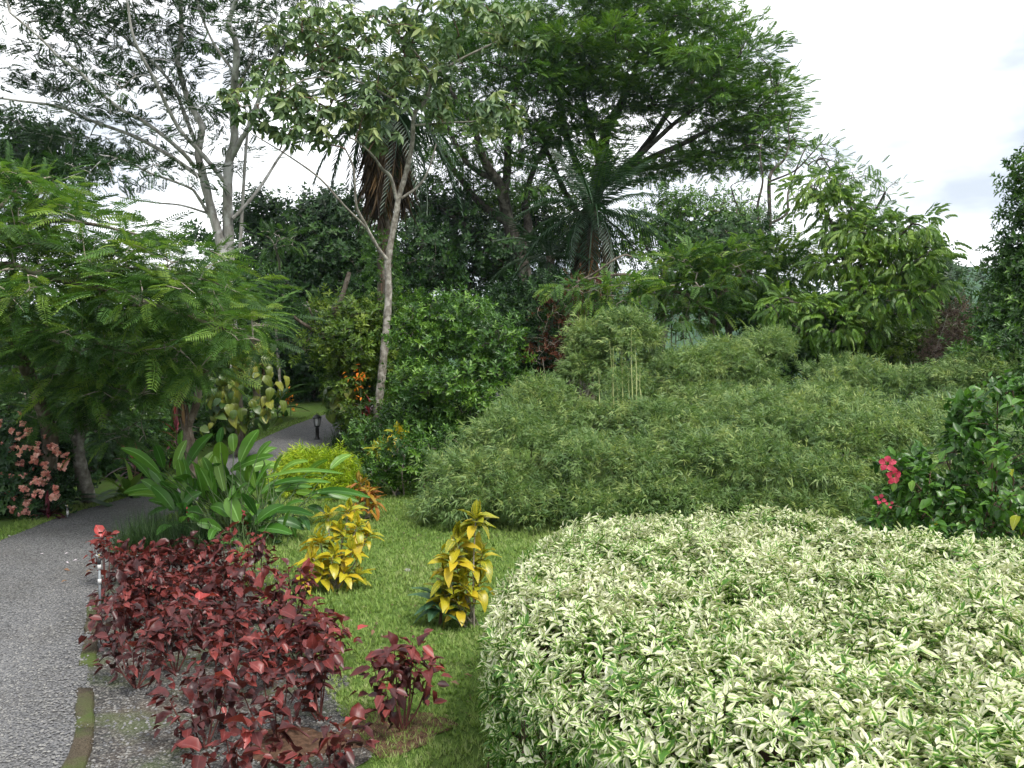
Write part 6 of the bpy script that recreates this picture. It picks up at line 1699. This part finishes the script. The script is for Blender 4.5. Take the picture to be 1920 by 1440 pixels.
# the largest leaves, each its own object
HLF = [leaf_set('hedge_leaf', 'variegated', 1, .46, (ti,), (.15, .4, .65), 4, .04, .2, .9) for ti in (.08, .3, .5, .62, .72, .82, .97)]
scr = np.abs(pos[:, 0] / np.maximum(pos[:, 1], .5)) < .62
cand = np.nonzero(scr & ((CAM_Z - pos[:, 2]) / np.maximum(pos[:, 1], .5) < .52))[0]
w_ = 1 / np.maximum(pos[cand, 1], 2) ** 2.2; w_ /= w_.sum()
for i in RNG.choice(cand, 290, replace=False, p=w_):
    r = RNG.random()
    k = 0 if r < .2 else 6 if r < .21 else int(np.clip(th[i] * 6.5 + RNG.normal() * .8, 1, 5))
    d = nrm(nor[i] * .8 + rnd_dir(1)[0] * .8)
    leaf_obj('leaf', HLF[k][RNG.integers(0, 3)], hedge, pos[i] + nor[i] * .03, d, nrm(nor[i] + .4 * rnd_dir(1)[0]), .072 * (1 + .2 * RNG.normal()) * (1.25 if k == 0 else 1))

# ------------------------------------------------------------------ small things
def riser(label, u, v, h, group='sprinkler risers'):
    b = ground_at(u, v)
    t = thing('sprinkler', label, 'sprinkler', b, group)
    build('pipe', lathe([(0, -.02), (.011, -.02), (.011, h - .09), (0, h - .09)], 10, b), M['pvc'], t, soft=True)
    for z0 in (h * .50, h - .145):
        build('coupling', lathe([(.011, z0), (.016, z0), (.0165, z0 + .045), (.011, z0 + .047)], 12, b), M['white_plastic'], t, soft=True)
    bd = build('body', lathe([(0, h - .098), (.013, h - .096), (.017, h - .08), (.017, h - .045), (.010, h - .04), (0, h - .038)], 10, b), M['black_plastic'], t, soft=True)
    nz = lathe([(0, h - .04), (.006, h - .038), (.006, h - .012), (.009, h - .010), (.004, h), (0, h)], 8, b)
    build('nozzle', nz, M['brass'], bd, soft=True)
    arm = tubes(np.array([[[b[0] + .004, b[1], b[2] + h - .02], [b[0] - .012, b[1] - .01, b[2] + h - .012], [b[0] - .026, b[1] - .012, b[2] + h - .004]]]), np.array([[.004, .004, .006]]), 6)
    build('arm', arm, M['white_plastic'], bd, soft=True)
    return t
riser('grey pipe sprinkler riser with white couplings standing in the red bed by the path', 188, 1150, .56)
riser('short white sprinkler riser on the grass verge across the path', 127, 972, .20)

def rock(name, label, u, v, s, z=0.0):
    p = ground_at(u, v)
    t = bpy.data.meshes.new('stone')
    import bmesh
    bm = bmesh.new(); bmesh.ops.create_icosphere(bm, subdivisions=2, radius=s)
    for q in bm.verts:
        q.co *= 1 + .18 * math.sin(q.co.x * 40 / s * .05 + q.co.y * 37) + .1 * RNG.normal()
        q.co.z *= .6
    bm.to_mesh(t); bm.free()
    t.materials.append(M['stone'])
    o = put(name, t, None, (p[0], p[1], p[2] + s * .3))
    return tag(o, label, 'stone', 'stones on the lawn')
rock('stone', 'small grey stone on the lawn beyond the yellow croton', 744, 927, .06)
rock('stone', 'small pale stone on the lawn between the two yellow crotons', 763, 1071, .035)

pm = leaf(.045, .028, .3, .2, 2)
PET = make_mesh('fallen_petal', pm[0], pm[1], M['white_petal'], pm[2], pm[3])
DRY = make_mesh('fallen_leaf', *leaf(.07, .035, .3, .3, 2)[:2], M['dryleaf'], leaf(.07, .035, .3, .3, 2)[2], np.full(8, .95))
for u, v in ((8, 1048), (75, 1045), (128, 1043), (145, 1056), (123, 1060), (60, 1062), (20, 1010), (100, 1015)):
    p = G(u, v); o = put('fallen_petal', PET, None, (p[0], p[1], .04)); o.rotation_euler = (RNG.normal() * .3, RNG.normal() * .3, RNG.random() * 6)
    tag(o, 'pale fallen petal lying on the grey gravel path', 'petal', 'petals fallen on the path')
for u, v in ((120, 1075), (170, 1077), (115, 1100), (845, 1290), (870, 1275), (640, 1160), (700, 1190), (655, 1195)):
    p = G(u, v); o = put('fallen_leaf', DRY, None, (p[0], p[1], .045)); o.rotation_euler = (RNG.normal() * .3, RNG.normal() * .3, RNG.random() * 6)
    tag(o, 'dry brown fallen leaf lying on the ground', 'fallen leaf', 'fallen dry leaves')

# ------------------------------------------------------------------ humid air
def haze():
    x0, x1, y0, y1, z0, z1 = -2400, 2400, -2400, 2400, -32, 98
    V = [(x, y, z) for z in (z0, z1) for y in (y0, y1) for x in (x0, x1)]
    F = [(0, 2, 3, 1), (4, 5, 7, 6), (0, 1, 5, 4), (2, 6, 7, 3), (0, 4, 6, 2), (1, 3, 7, 5)]
    m = bpy.data.materials.new('humid_air'); m.use_nodes = True
    nt = m.node_tree; nt.nodes.clear()
    out = nt.nodes.new('ShaderNodeOutputMaterial'); vol = nt.nodes.new('ShaderNodeVolumePrincipled')
    vol.inputs['Color'].default_value = (.72, .86, 1.0, 1)
    vol.inputs['Density'].default_value = .00022
    vol.inputs['Anisotropy'].default_value = 0.2
    nt.links.new(vol.outputs['Volume'], out.inputs['Volume'])
    o = put('haze', make_mesh('haze', V, F, m))
    tag(o, 'thin humid air veiling the far hills', 'haze', kind='stuff')
haze()
